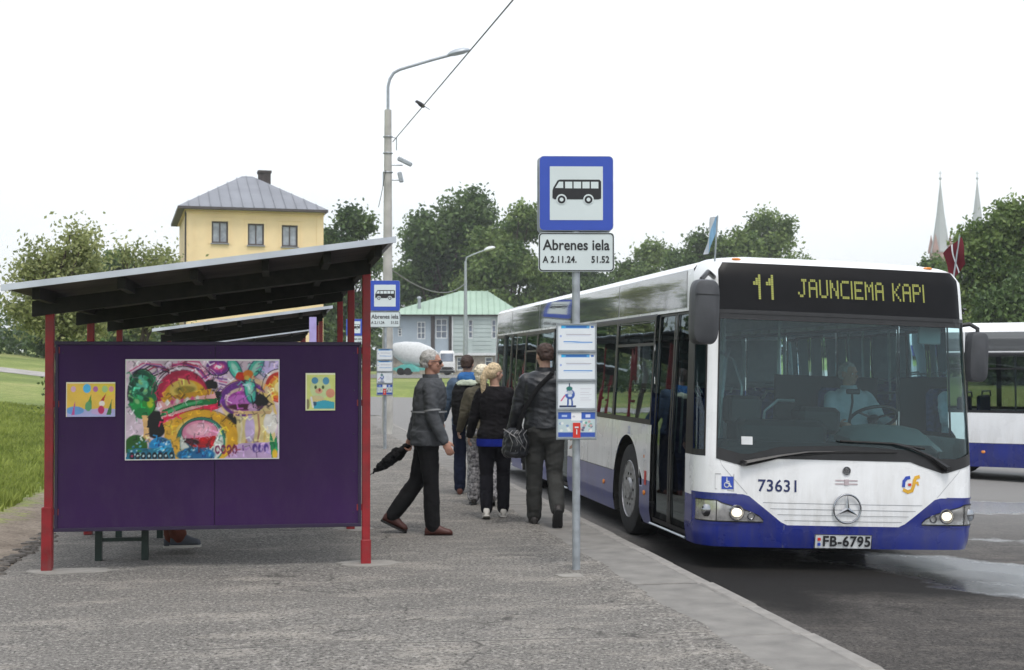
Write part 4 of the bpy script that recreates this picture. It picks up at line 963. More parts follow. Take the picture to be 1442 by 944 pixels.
    mb = MB(); mb.poly([FX(x, z, .004) for x, z in ((-1.115, .70), (-1.0, .70), (-1.0, .81), (-1.115, .81))]); wc = obj('wheelchair_sign', mb, M['signblue'], t)
    mb = MB(); fq = lambda x, z: FX(-1.0575 + x * .05, .755 + z * .05, .008)
    def stroke(pts, wd, fn, mb=mb):
        for (x0, z0), (x1, z1) in zip(pts[:-1], pts[1:]):
            dx, dz = x1 - x0, z1 - z0; L = math.hypot(dx, dz) or 1; nx, nz = -dz / L * wd / 2, dx / L * wd / 2; ex, ez = dx / L * wd * .3, dz / L * wd * .3
            mb.poly([fn(x0 + nx - ex, z0 + nz - ez), fn(x1 + nx + ex, z1 + nz + ez), fn(x1 - nx + ex, z1 - nz + ez), fn(x0 - nx - ex, z0 - nz - ez)])
    stroke([(-.1, .55), (-.1, -.05), (.35, -.05), (.5, -.6), (.7, -.6)], .2, fq); stroke([(-.1, .25), (.3, .25)], .15, fq)
    stroke([(math.cos(R(q)) * .42 - .12, math.sin(R(q)) * .42 - .35) for q in range(110, 400, 25)], .15, fq); stroke([(-.12, .8), (-.08, .8)], .22, fq)
    obj('wheelchair_symbol', mb, M['winwhite'], wc)
    mb = MB(); stroke([(-1.24, .83), (-1.13, .83)], .006, lambda x, z: FX(x, z, .004), mb); stroke([(-1.24, .83), (-1.24, .70), (-1.0, .685), (-1.0, .83)], .005, lambda x, z: FX(x, z, .004), mb); obj('flap_outline', mb, mat('flap_gap', (.3, .3, .3)), t)
    fl = lambda x, z: FX(.625 + x * .085, .775 + z * .085, .004)
    gold = mat('gold_vinyl', (.72, .40, .03), .4)
    mb = MB(); stroke([(-.75, -.55), (-.3, -.75), (.15, -.6), (.35, -.1), (.45, .45), (.6, .75), (.95, .85)], .36, fl, mb); stroke([(.55, .2), (.8, .25), (.85, 0)], .22, fl, mb); lg = obj('company_logo', mb, gold, t)
    mb = MB(); stroke([(-.8, -.15), (-.75, .35), (-.45, .7), (-.15, .75)], .34, lambda x, z: FX(.625 + x * .085, .775 + z * .085, .006), mb); obj('logo_arc', mb, M['signblue'], lg)
    mb = MB(); stroke([(-.22, .02), (.0, .02)], .26, lambda x, z: FX(.625 + x * .085, .775 + z * .085, .008), mb); obj('logo_dot', mb, M['sign_red'], lg)
    mb = MB(); c = FX(.02, .555, .02); RX = Matrix.Rotation(R(90), 3, 'X'); mb.torus(c, .125, .009, RX, 40, 8); em = obj('star_emblem', mb, M['chrome'], t, smooth=True)
    mb = MB()
    for k in range(3):
        a = R(90 + 120 * k); tip = c + Vector((math.cos(a), 0, math.sin(a))) * .122; s1 = c + Vector((math.cos(a + 1.05), 0, math.sin(a + 1.05))) * .022; s0 = c + Vector((math.cos(a - 1.05), 0, math.sin(a - 1.05))) * .022; rg = c + Vector((0, -.014, 0))
        mb.poly([rg, s0, tip]); mb.poly([rg, tip, s1]); mb.poly([s0, c, tip]); mb.poly([tip, c, s1])
    obj('star', mb, M['chrome'], em)
    mb = MB(); mb.torus(FX(.02, .885, .008), .032, .007, RX, 20, 6); mb.box(FX(.02, .885, .006), (.04, .006, .04)); obj('lock', mb, M['chrome'], t)
    mb = MB(); mb.box(FX(.02, .785, .006), (.04, .006, .05)); stroke([(-.08, .80), (.12, .80)], .012, lambda x, z: FX(x, z, .004), mb); stroke([(-.08, .77), (.12, .77)], .012, lambda x, z: FX(x, z, .004), mb); obj('town_badge', mb, mat('faded_print', (.5, .42, .44)), t)
    # wipers
    for (pts) in ([(.97, .925), (.80, 1.03), (.62, 1.10), (.45, 1.135)], [(-.92, .93), (-.60, 1.0), (-.35, 1.04), (-.1, 1.05)]):
        mb = MB(); mb.tube([FX(x, z, .045) for x, z in pts], [.028, .016, .012, .010], 6); wi = obj('wiper', mb, M['black'], t)
        e = pts[-1]; mb = MB(); dx = -.55 if pts[0][0] > 0 else .65; mb.tube([FX(e[0] + dx * .9, e[1] + .01, .03), FX(e[0], e[1], .045), FX(e[0] - dx * .55, e[1] - .04, .03)], .011, 5); obj('wiper_blade', mb, M['rubber'], wi)
        mb = MB(); mb.cyl(FX(pts[0][0], pts[0][1], 0), FX(pts[0][0], pts[0][1], .07), .03, .022, 10); obj('wiper_pivot', mb, M['black'], wi)
    # mirrors
    mb = MB(); mb.tube([(-1.16, .30, 2.56), (-1.30, .02, 2.58), (-1.42, -.20, 2.50), (-1.42, -.26, 2.40)], .022, 8); ml = obj('mirror', mb, M['black'], t, smooth=True)
    mb = MB(); mb.loft([[Vector((-1.42 + math.copysign(abs(math.cos(a)) ** .45, math.cos(a)) * wx, -.30 + dy, 2.215 + math.copysign(abs(math.sin(a)) ** .4, math.sin(a)) * wz)) for a in [2 * math.pi * k / 28 for k in range(28)]] for dy, wx, wz in ((-.09, .085, .225), (-.075, .108, .262), (-.02, .118, .275), (.06, .118, .275), (.075, .11, .265))]); obj('mirror_housing', mb, M['mirror_grey'], ml, smooth=True)
    mb = MB(); mb.box((-1.42, -.385, 2.36), (.20, .02, .004)); obj('housing_seam', mb, M['black'], ml)
    mb = MB(); mb.tube([(1.22, .45, 2.22), (1.34, .40, 2.24), (1.395, .36, 2.2), (1.395, .36, 2.12)], .02, 8); mr = obj('mirror', mb, M['black'], t, smooth=True)
    mb = MB(); mb.loft([[Vector((1.39 + math.copysign(abs(math.cos(a)) ** .45, math.cos(a)) * wx, .36 + dy, 1.94 + math.copysign(abs(math.sin(a)) ** .4, math.sin(a)) * wz)) for a in [2 * math.pi * k / 28 for k in range(28)]] for dy, wx, wz in ((-.08, .06, .19), (-.065, .085, .22), (-.02, .092, .232), (.05, .092, .232), (.06, .085, .22))]); obj('mirror_housing', mb, M['mirror_grey'], mr, smooth=True)
    # doors
    for di, (y0, y1) in enumerate([(.50, 1.74), (5.75, 7.0), (10.1, 11.3)]):
        h = (y1 - y0) / 2
        for k in range(2):
            a, b = y0 + k * h + .012, y0 + (k + 1) * h - .012
            mb = MB(); sframe(mb, -1, a, b, .24, WTOP + .02, .045, -.02); sframe(mb, -1, a, b, .24, WTOP + .02, .03, -.05); d = obj('door', mb, M['black'], t)
            mb = MB(); sstrip(mb, -1, a + .04, b - .04, .28, WTOP - .02, 2, 8, -.035); obj('door_glass', mb, M['doorglass'], d, smooth=True)
            mb = MB(); yy = a + .09 if k else b - .09; mb.tube([SS(-1, yy, .95, -.09), SS(-1, yy, 1.55, -.09)], .013, 6); obj('door_handle', mb, M['rail'], d)
        mb = MB(); a, b = SS(-1, y0, .22, .01), SS(-1, y1, .22, .01); mb.tube([a, b], .012, 4); obj('door_sill', mb, M['rail'], t)
    # side windows
    WL = [(1.80, 3.36, 1), (3.40, 4.55, 0), (4.59, 5.71, 1), (7.04, 8.25, 0), (8.29, 9.2, 1), (9.24, 10.06, 0), (11.34, 12.1, 0)]
    WR = [(.62, 1.75, 0), (1.80, 3.36, 1), (3.40, 4.95, 1), (4.99, 6.5, 0), (6.54, 8.1, 1), (8.14, 9.7, 1), (9.74, 11.2, 0), (11.24, 12.1, 0)]
    for sg, L in ((-1, WL), (1, WR)):
        for (y0, y1, hop) in L:
            mb = MB(); sframe(mb, sg, y0 - .02, y1 + .02, WB, WTOP, .05, .002)
            if hop: sstrip(mb, sg, y0, y1, 1.965, 1.995, 2, 1, .004); sstrip(mb, sg, y0 + .04, y1 - .04, 2.20, 2.212, 2, 1, .004)
            f = obj('window', mb, M['black'], t); mb = MB(); sstrip(mb, sg, y0 + .02, y1 - .02, WB + .04, WTOP - .04, 2, 6, -.008); obj('window_glass', mb, M['sideglass'], f, smooth=True)
        mb = MB(); sstrip(mb, sg, 1.74 if sg < 0 else .55, 5.75, WTOP - .012, WTOP + .006, 8, 1, .003); sstrip(mb, sg, 3.30, 5.7, BLUE - .004, BLUE + .004, 4, 1, .003)
        for yy in (2.02, 3.37, 4.57): sstrip(mb, sg, yy, yy + .006, .2, WB, 1, 3, .003) if yy != 2.02 else None
        for yy in (1.76, 3.38, 5.73, 7.0): sstrip(mb, sg, yy, yy + .006, WTOP + .03, 2.6, 1, 4, .003)
        obj('panel_gap_strip', mb, mat('dark_gap', (.10, .10, .11), .6), t)
        for yy, z, m in ((3.7, .47, 'amber'), (5.3, .47, 'amber'), (1.93, .50, 'amber')):
            mb = MB(); mb.ell(SS(sg, yy, z, .005), (.012, .04, .028), n=10, m=6); obj('side_marker', mb, M[m], t)
    mb = MB(); mb.box(SS(-1, 1.95, .88, .004), (.004, .07, .11)); st = obj('door_button_plate', mb, M['winwhite'], t)
    mb = MB(); mb.box(SS(-1, 1.95, .86, .007), (.004, .03, .03)); obj('push_button', mb, M['amber'], st)
    mb = MB(); mb.poly([SS(-1, y, z, .004) for y, z in ((1.94, .58), (1.86, .58), (1.86, .72), (1.94, .72))]); obj('side_sign', mb, M['sign_red'], t)
    o = text_mb('22', .11, lambda x, z: SS(-1, 2.62 - x, 1.09 + z, .004), .002); obj('seat_plan_print', o, mat('pale_print', (.45, .48, .6)), t)
    # wheels and arches
    for yc in (2.70, 8.60):
        for sg in (-1, 1):
            mb = MB(); xo = sg * 1.27; xi = sg * .98
            prof = [(xi, .30), (xi, .44), (xi + (xo - xi) * .1, .475), (xo - sg * .05, .478), (xo - sg * .01, .46), (xo, .43), (xo - sg * .005, .30)]
            mb.loft([[Vector((x, yc + math.cos(q) * r, .475 + math.sin(q) * r)) for q in [2 * math.pi * k / 36 for k in range(36)]] for x, r in prof], cap=False); wl = obj('wheel', mb, M['rubber'], t, smooth=True)
            mb = MB(); mb.loft([[Vector((x, yc + math.cos(q) * r, .475 + math.sin(q) * r)) for q in [2 * math.pi * k / 36 for k in range(36)]] for x, r in ((xo - sg * .01, .305), (xo - sg * .0, .29), (xo - sg * .03, .28), (xo - sg * .06, .20), (xo - sg * .05, .17), (xo - sg * .02, .13), (xo + sg * .01, .10), (xo + sg * .01, .03))]); rm = obj('rim', mb, M['rim'], wl, smooth=True)
            mb = MB()
            for k in range(10): q = 2 * math.pi * k / 10; mb.cyl((xo - sg * .05, yc + math.cos(q) * .165, .475 + math.sin(q) * .165), (xo - sg * .005, yc + math.cos(q) * .165, .475 + math.sin(q) * .165), .016, n=6)
            for k in range(10): q = 2 * math.pi * (k + .5) / 10; mb.ell((xo - sg * .045, yc + math.cos(q) * .235, .475 + math.sin(q) * .235), (.006, .028, .028), n=8, m=5)
            obj('wheel_nuts', mb, M['roof_dark'], wl)['kind'] = 'stuff'
            mb = MB(); mb.loft([[Vector((x, yc + math.cos(q) * .58, .47 + math.sin(q) * .58)) for q in [math.pi * (k / 24 * 1.3 - .15) for k in range(25)]] for x in (sg * 1.285, sg * .9)], cap=False, close=False); mb.poly([(sg * .9, yc + math.cos(q) * .58, .47 + math.sin(q) * .58) for q in [2 * math.pi * k / 24 for k in range(24)]]); obj('wheel_arch', mb, M['roof_dark'], t)
    # underbody, floor, ceiling
    mb = MB(); mb.box((0, 6.2, .30), (2.3, 11.5, .1)); mb.box((0, .42, .27), (2.1, .2, .12)); obj('underbody', mb, M['roof_dark'], t)
    mb = MB(); mb.box((0, 6.2, .38), (2.46, 11.3, .04)); obj('floor', mb, M['floor_in'], t)
    mb = MB(); mb.box((0, 6.4, 2.42), (1.9, 10.9, .04)); mb.box((-1.02, 6.4, 2.36), (.25, 10.9, .12)); mb.box((1.02, 6.4, 2.36), (.25, 10.9, .12)); mb.box((0, .75, 2.36), (2.1, .5, .16)); obj('ceiling', mb, M['interior'], t)
    mb = MB(); mb.box((0, 12.0, 1.3), (2.3, .1, 1.9)); obj('rear_bulkhead', mb, M['interior'], t)
    # dashboard, steering wheel, cab
    mb = MB(); mb.box((0, .55, .80), (2.1, .5, .62), bev=.06); mb.box((-.42, .62, 1.18), (.85, .4, .24), bev=.05); mb.box((-.72, .72, 1.38), (.32, .22, .26), bev=.03); mb.box((.02, .80, 1.30), (.4, .3, .25), bev=.04); ds = obj('dashboard', mb, M['dash'], t)
    mb = MB(); mb.loft([[Vector((x, .38, 1.06)), Vector((x, .98, 1.12)), Vector((x, .95, 1.12 + h)), Vector((x, .60, 1.10 + h))] for x, h in ((.28, .05), (.36, .13), (.6, .16), (.95, .15), (1.1, .04))]); obj('instrument_cowl', mb, M['dash_light'], ds, smooth=True)
    Mx = Matrix.Rotation(R(-32), 3, 'X'); c = Vector((.68, 1.00, 1.33)); mb = MB(); mb.torus(c, .225, .016, Mx, 36, 8)
    for q in (0, 120, 240): mb.tube([c, c + Mx @ Vector((math.cos(R(q + 90)) * .22, math.sin(R(q + 90)) * .22, 0))], .012, 6)
    mb.ell(c, (.06, .06, .03), Mx, 12, 6); mb.tube([c, c + Vector((0, -.2, -.35))], .035, 8); obj('steering_wheel', mb, M['black'], t, smooth=True)
    mb = MB(); mb.box((.70, 1.62, .86), (.48, .46, .14), bev=.05); mb.box((.70, 1.88, 1.25), (.46, .12, .72), bev=.05); mb.box((.70, 1.88, .6), (.3, .3, .5)); obj('driver_seat', mb, M['seatblue'], t)
    mb = MB(); mb.box((.62, 2.05, 1.05), (1.1, .05, 1.35)); mb.box((.10, 1.55, .85), (.04, 1.0, .9)); obj('cab_partition', mb, M['dash'], t)
    mb = MB(); mb.tube([(.42, .95, 1.3), (.44, .93, 1.48), (.42, .9, 1.56)], .012, 6); mb.box((.43, .9, 1.58), (.14, .03, .05), bev=.01); obj('microphone', mb, M['black'], t)
    mb = MB(); mb.cyl((-.02, .60, 1.12), (-.02, .595, 1.12), .035, n=16); obj('round_sticker', mb, M['led'], t) if False else obj('round_sticker', mb, mat('yellow_sticker', (.6, .6, .1)), t)
    mb = MB(); mb.poly([FX(x, z, -.006) for x, z in ((-.93, 1.09), (-.83, 1.09), (-.83, 1.16), (-.93, 1.16))]); obj('windscreen_sticker', mb, M['winwhite'], t)
    mb = MB(); mb.box((.95, .42, 2.12), (.22, .03, .16), bev=.01); obj('inner_mirror', mb, M['interior'], t)
    # seats and rails
    sb = MB(); sb.box((0, 0, .82), (.86, .42, .08), bev=.03); sb.box((0, .22, 1.15), (.86, .07, .62), bev=.03); sb.box((0, .05, .60), (.2, .2, .40)); s0 = obj('seat', sb, M['seatblue'], t)
    tb = MB(); tb.tube([(-.36, .27, 1.44), (-.3, .27, 1.54), (.3, .27, 1.54), (.36, .27, 1.44)], .016, 6); g0 = obj('seat_grip', tb, M['rail'], s0)
    first = True
    for y in (3.0, 3.9, 4.8, 7.6, 8.5, 9.4, 10.3, 11.2):
        for x in (-.72, .72):
            if x > 0 and y in (3.9, 4.8): continue
            o = s0 if first else s0.copy()
            if not first:
                col.objects.link(o); o.parent = t; g = g0.copy(); col.objects.link(g); g.parent = o
            first = False; o.location = (x, y, 0)
    pr = MB(); pr.tube([(0, 0, .4), (0, 0, 2.4)], .018, 8); p0 = obj('handrail', pr, M['rail'], t); first = True
    for x, y in ((-.55, 1.85), (-.38, 2.4), (.30, 2.6), (-.38, 3.9), (.35, 4.8), (-.40, 5.7), (-.40, 7.05), (.35, 7.6), (.35, 9.4), (-.35, 9.4)):
        o = p0 if first else p0.copy()
        if not first: col.objects.link(o); o.parent = t
        first = False; o.location = (x, y, 0)
    mb = MB(); mb.tube([(-.86, .95, 1.0), (-.84, .95, 1.5), (-.78, 1.05, 1.85), (-.70, 1.2, 1.95)], .016, 8); mb.tube([(-.62, 1.1, 1.0), (-.60, 1.1, 1.6), (-.66, 1.2, 1.85), (-.80, 1.3, 1.93)], .016, 8); mb.tube([(-.30, 1.35, 1.15), (-.28, 1.35, 1.36), (-.15, 1.35, 1.47), (.02, 1.35, 1.47)], .016, 8); obj('entrance_rail', mb, M['rail'], t)
    # roof pod
    mb = MB(); mb.loft([[Vector((x, y, z)) for x, y in ((-.75 + i, 3.2 + i), (.75 - i, 3.2 + i), (.75 - i, 5.6 - i), (-.75 + i, 5.6 - i))] for z, i in ((2.79, 0), (2.82, .05), (2.83, .15))]); obj('roof_hatch', mb, M['white'], t)
    # flags at the two roof corners
    mb = MB(); mb.tube([(-1.12, .42, 2.62), (-1.11, .40, 3.12)], .008, 6); fo = obj('pennant_pole', mb, M['rail'], t)
    pb = mat('pale_blue_cloth', (.28, .50, .72), .8); pw = mat('white_cloth', (.70, .73, .76), .8); pm = mat('maroon_cloth', (.11, .006, .014), .8)
    def cloth(nm, m, o0, ax, dn, f0, f1, u0, u1, par, ph=0.):
        mb = MB(); n = 12; rows = []
        for i in range(n + 1):
            v = u0 + (u1 - u0) * i / n; r_ = []
            for j in range(5):
                f = f0 + (f1 - f0) * j / 4; r_.append(o0 + ax * v + dn * f + Vector((.018 * math.sin(v * 14 + f * 5 + ph), .02 * math.cos(v * 11 + f * 4 + ph), 0)))
            rows.append(r_)
        for i in range(n):
            for j in range(4): mb.poly([rows[i][j], rows[i + 1][j], rows[i + 1][j + 1], rows[i][j + 1]])
        return obj(nm, mb, m, par, smooth=True)
    o0 = Vector((-1.11, .40, 3.12)); ax = Vector((-.06, .3, -.9)); dn = Vector((-.05, .03, -.02))
    fl_ = cloth('pennant', pb, o0, ax, dn, 0, .5, 0, .36, fo); cloth('pennant_stripe', pw, o0, ax, dn, .5, 1.0, 0, .36, fo)
    mb = MB(); mb.tube([(1.18, .45, 2.58), (1.23, .43, 3.06)], .008, 6); f2 = obj('flag_pole', mb, M['rail'], t)
    o0 = Vector((1.23, .43, 3.07)); ax = Vector((.28, .05, -.90)); dn = Vector((-.13, .06, -.16))
    for a, b, m, nm in ((0, .46, pm, 'flag_cloth'), (.46, .53, pw, 'flag_stripe'), (.53, 1.0, pm, 'flag_cloth')): cloth(nm, m, o0, ax, dn, a, b, .02, .30, f2, 1.)
    return t
bus = make_bus()
ROLL = math.atan(.035)
cor = Vector((1.615, 12.3, 0)); ctr = cor + KN * 1.3
bus.location = (ctr.x, ctr.y, roadz(ctr.x, ctr.y) - .0); bus.rotation_euler = (0, ROLL, TH)
SKIP = ('number_plate', 'fleet_number', 'led_lettering', 'pennant_pole', 'flag_pole', 'wheelchair_sign', 'company_logo', 'round_sticker', 'windscreen_sticker', 'microphone', 'seat_plan_print', 'side_sign', 'door_button_plate', 'destination_display')
b2 = copy_tree(bus, SKIP); b2['label'] = 'white bus with blue skirt parked side on behind the near bus at the right edge'
b2.location = (6.1, 28.9, roadz(8.5, 27) + .05); b2.rotation_euler = (0, 0, R(238))
b3 = copy_tree(bus, SKIP); b3['label'] = 'distant white and blue bus seen only through the windscreen of the near bus'
b3.location = (5.5, 60, roadz(11, 60) + .0); b3.rotation_euler = (0, 0, R(262))

# ------------------------------------------------------------------ waiting shelter
SW = 2.46
def roofz(x): return 2.145 + .137 * (x + .17)
purple = mat('purple_paint', (.036, .010, .066), .6, spec=.25, var=.16, vscale=1.4, bump=.06, bscale=30, rvar=.1)
purple2 = mat('purple_edge', (.02, .009, .04), .55, var=.2)
def grime(m_, dirt, top, z1=.9, lo=.5, thr=(.45, .72)):
    n_, l_ = nodes(m_); p_ = n_['Principled BSDF']; src = p_.inputs['Base Color'].links[0].from_socket; tc_ = n_.new('ShaderNodeTexCoord'); mp_ = n_.new('ShaderNodeMapping'); mp_.inputs['Scale'].default_value = (3.2, 3.2, 1.3); l_.new(tc_.outputs['Object'], mp_.inputs[0])
    z_ = n_.new('ShaderNodeTexNoise'); z_.inputs['Scale'].default_value = 2.2; z_.inputs['Detail'].default_value = 8; z_.inputs['Roughness'].default_value = .75; l_.new(mp_.outputs[0], z_.inputs['Vector'])
    sp_ = n_.new('ShaderNodeSeparateXYZ'); l_.new(tc_.outputs['Object'], sp_.inputs[0]); mr_ = n_.new('ShaderNodeMapRange'); mr_.inputs['From Min'].default_value = z1; mr_.inputs['From Max'].default_value = .1; mr_.inputs['To Min'].default_value = top; mr_.inputs['To Max'].default_value = lo; l_.new(sp_.outputs[2], mr_.inputs[0])
    msk = mth(n_, l_, 'MULTIPLY', rampn(n_, l_, z_.outputs[0], [(thr[0], (0, 0, 0)), (thr[1], (1, 1, 1))]), mr_.outputs[0]); l_.new(mixc(n_, l_, msk, src, dirt), p_.inputs['Base Color'])
grime(purple, (.065, .035, .085), .22, 1.0, .6); grime(M['red'], (.10, .06, .055), .3, 1.0, .9)
def make_shelter():
    t = thing('bus_shelter', 'open waiting shelter with red posts, dark timber roof and purple end panel, nearest the viewer', 'bus shelter', group='open waiting shelters along the platform')
    for y in (0, 2.45, 4.95):
        for x in (0, SW):
            z1 = roofz(x) - .14; mb = MB(); mb.box((x, y, z1 / 2 + .01), (.066, .066, z1 - .02), bev=.006); p = obj('post', mb, M['red'], t)
            mb = MB(); hb = .50 if x == 0 else .20; mb.box((x - (.012 if x == 0 else 0), y, hb / 2), (.080, .080, hb), bev=.006); obj('post_sleeve', mb, M['red'], p)
            mb = MB()
            for z in (.46, 1.30, 1.72): mb.box((x + (.05 if x == 0 else -.05), y - .0, z), (.05, .04, .05))
            obj('bracket', mb, M['red'], p)
        mb = MB(); xa, xb = -.13, SW + .03
        A = [Vector((xa, y - .05, roofz(xa) - .17)), Vector((xa, y + .05, roofz(xa) - .17)), Vector((xa, y + .05, roofz(xa) - .05)), Vector((xa, y - .05, roofz(xa) - .05))]; B = [p + Vector((xb - xa, 0, roofz(xb) - roofz(xa))) for p in A]
        mb.loft([A, B]); obj('beam', mb, M['roof_dark'], t)
    for x in (.02, .62, 1.14, 1.66, 2.12, 2.50):
        mb = MB(); mb.box((x, 2.55, roofz(x) - .045), (.055, 6.7, .09)); obj('rafter', mb, M['roof_dark'], t)
    # sheets
    xs = [-.19 + (2.62 + .19) * k / 4 for k in range(5)]
    n = 0
    for j in range(4):
        y0, y1 = -.95 + 1.76 * j, -.95 + 1.76 * (j + 1) + .05
        mb = MB(); rows = []
        cols = [i / 56 for i in range(57)]
        up = []; dnn = []
        for c in cols:
            y = y0 + (y1 - y0) * c; wv = .011 * math.sin(c * math.pi * 2 * 11)
            up.append([Vector((x, y, roofz(x) + .022 + wv + j * .003)) for x in (-.19, 1.2, 2.62)]); dnn.append([Vector((x, y, roofz(x) + .014 + wv + j * .003)) for x in (-.19, 1.2, 2.62)])
        for i in range(56):
            for k in range(2): mb.poly([up[i][k], up[i + 1][k], up[i + 1][k + 1], up[i][k + 1]]); mb.poly([dnn[i][k], dnn[i + 1][k], dnn[i + 1][k + 1], dnn[i][k + 1]])
            mb.poly([up[i][2], up[i + 1][2], dnn[i + 1][2], dnn[i][2]]); mb.poly([up[i][0], up[i + 1][0], dnn[i + 1][0], dnn[i][0]])
        if j == 0: mb.poly([up[0][0], up[0][1], up[0][2], dnn[0][2], dnn[0][1], dnn[0][0]])
        obj('roof_sheet', mb, M['roofsheet'], t, smooth=True)
    mb = MB(); A = [Vector((-.19, y, roofz(-.19) + dz)) for y, dz in ((-.985, -.012), (-.955, -.012), (-.955, .034), (-.985, .034))]; B = [p + Vector((2.81, 0, roofz(2.62) - roofz(-.19))) for p in A]; mb.loft([A, B]); obj('edge_trim', mb, mat('pale_trim', (.50, .54, .60), .5, .2, var=.12, vscale=4), t)
    for k in range(3):
        y0 = -.9 + 2.28 * k; mb = MB(); A = [Vector((-.15, y, roofz(-.15) + z)) for y, z in ((y0, -.006), (y0 + 2.27, -.006), (y0 + 2.27, .002), (y0, .002))]; B = [p + Vector((2.72, 0, roofz(2.57) - roofz(-.15))) for p in A]; mb.loft([A, B]); obj('ceiling_board', mb, M['roofunder'], t)
    # end panel of two sheets in an angle frame
    for x0, x1 in ((.055, 1.262), (1.268, SW - .055)):
        mb = MB(); mb.box(((x0 + x1) / 2, -.012, 1.045), (x1 - x0, .012, 1.45)); obj('panel_sheet', mb, purple, t)
    mb = MB(); 
    for (c, s) in (((SW / 2, -.01, 1.775), (SW - .08, .045, .028)), ((SW / 2, -.01, .32), (SW - .08, .045, .028)), ((.055, -.008, 1.045), (.025, .04, 1.42)), ((SW - .052, -.008, 1.045), (.025, .04, 1.42)), ((1.265, .012, 1.045), (.03, .03, 1.42))): mb.box(c, s, bev=.003)
    obj('panel_frame', mb, purple2, t)
    mb = MB()
    for z in (.42, .75, 1.05, 1.4, 1.7):
        for x in (.1, 1.23, 1.30, SW - .1): mb.ell((x, -.019, z), (.007, .004, .007), n=8, m=5)
    obj('screws', mb, purple2, t)['kind'] = 'stuff'
    return t
s1 = make_shelter(); s1.location = AB(4.44, -4.91, 0); s1.rotation_euler = (0, 0, TH)
s2_ = copy_tree(s1, ('screws', 'panel_sheet', 'panel_frame')); s2_['label'] = 'second waiting shelter, its pale roof edge showing just under the nearest shelter roof'; s2_.location = AB(16.75, -4.91, 0)
s3_ = copy_tree(s1, ('screws', 'panel_sheet', 'panel_frame')); s3_['label'] = 'farthest waiting shelter, a thin strip of roof right above the purple panel'; s3_.location = AB(31.4, -4.91, 0)
lav = mat('lavender_banner', (.42, .36, .68), .7)
mb = MB(); mb.loft([[Vector((x, y, z)) for x, y in ((-.09, 0), (.09, 0), (.09, .03), (-.09, .03))] for z in (.5, 1.9)]); mb.loft([[Vector((x, y, z)) for x, y in ((-.05, 0), (.05, 0), (.05, .03), (-.05, .03))] for z in (1.9, 2.3)])
tag(obj('banner', mb, lav, loc=AB(13.6, -2.66)), 'narrow lavender banner standing between the red posts of the shelters', 'banner')
# footing patches
fpm = mat('footing_concrete', (.29, .275, .25), .9, var=.15, vscale=9, bump=.4)
def patch(a, b, ra, rb, seed):
    r = random.Random(seed); mb = MB(); n = 18; pts = [AB(a + math.sin(6.283 * k / n) * ra * r.uniform(.8, 1.1), b + math.cos(6.283 * k / n) * rb * r.uniform(.8, 1.1)) for k in range(n)]
    mb.loft([[p + Vector((0, 0, -.02)) for p in pts], [p + Vector((0, 0, .009)) for p in pts]]); return tag(obj('footing', mb, fpm), kind='structure')
patch(4.44, -2.42, .20, .26, 1); patch(4.38, -4.75, .16, .36, 2); patch(6.9, -2.42, .2, .2, 3)
sg_foot = patch(3.53, -.82, .12, .26, 4)

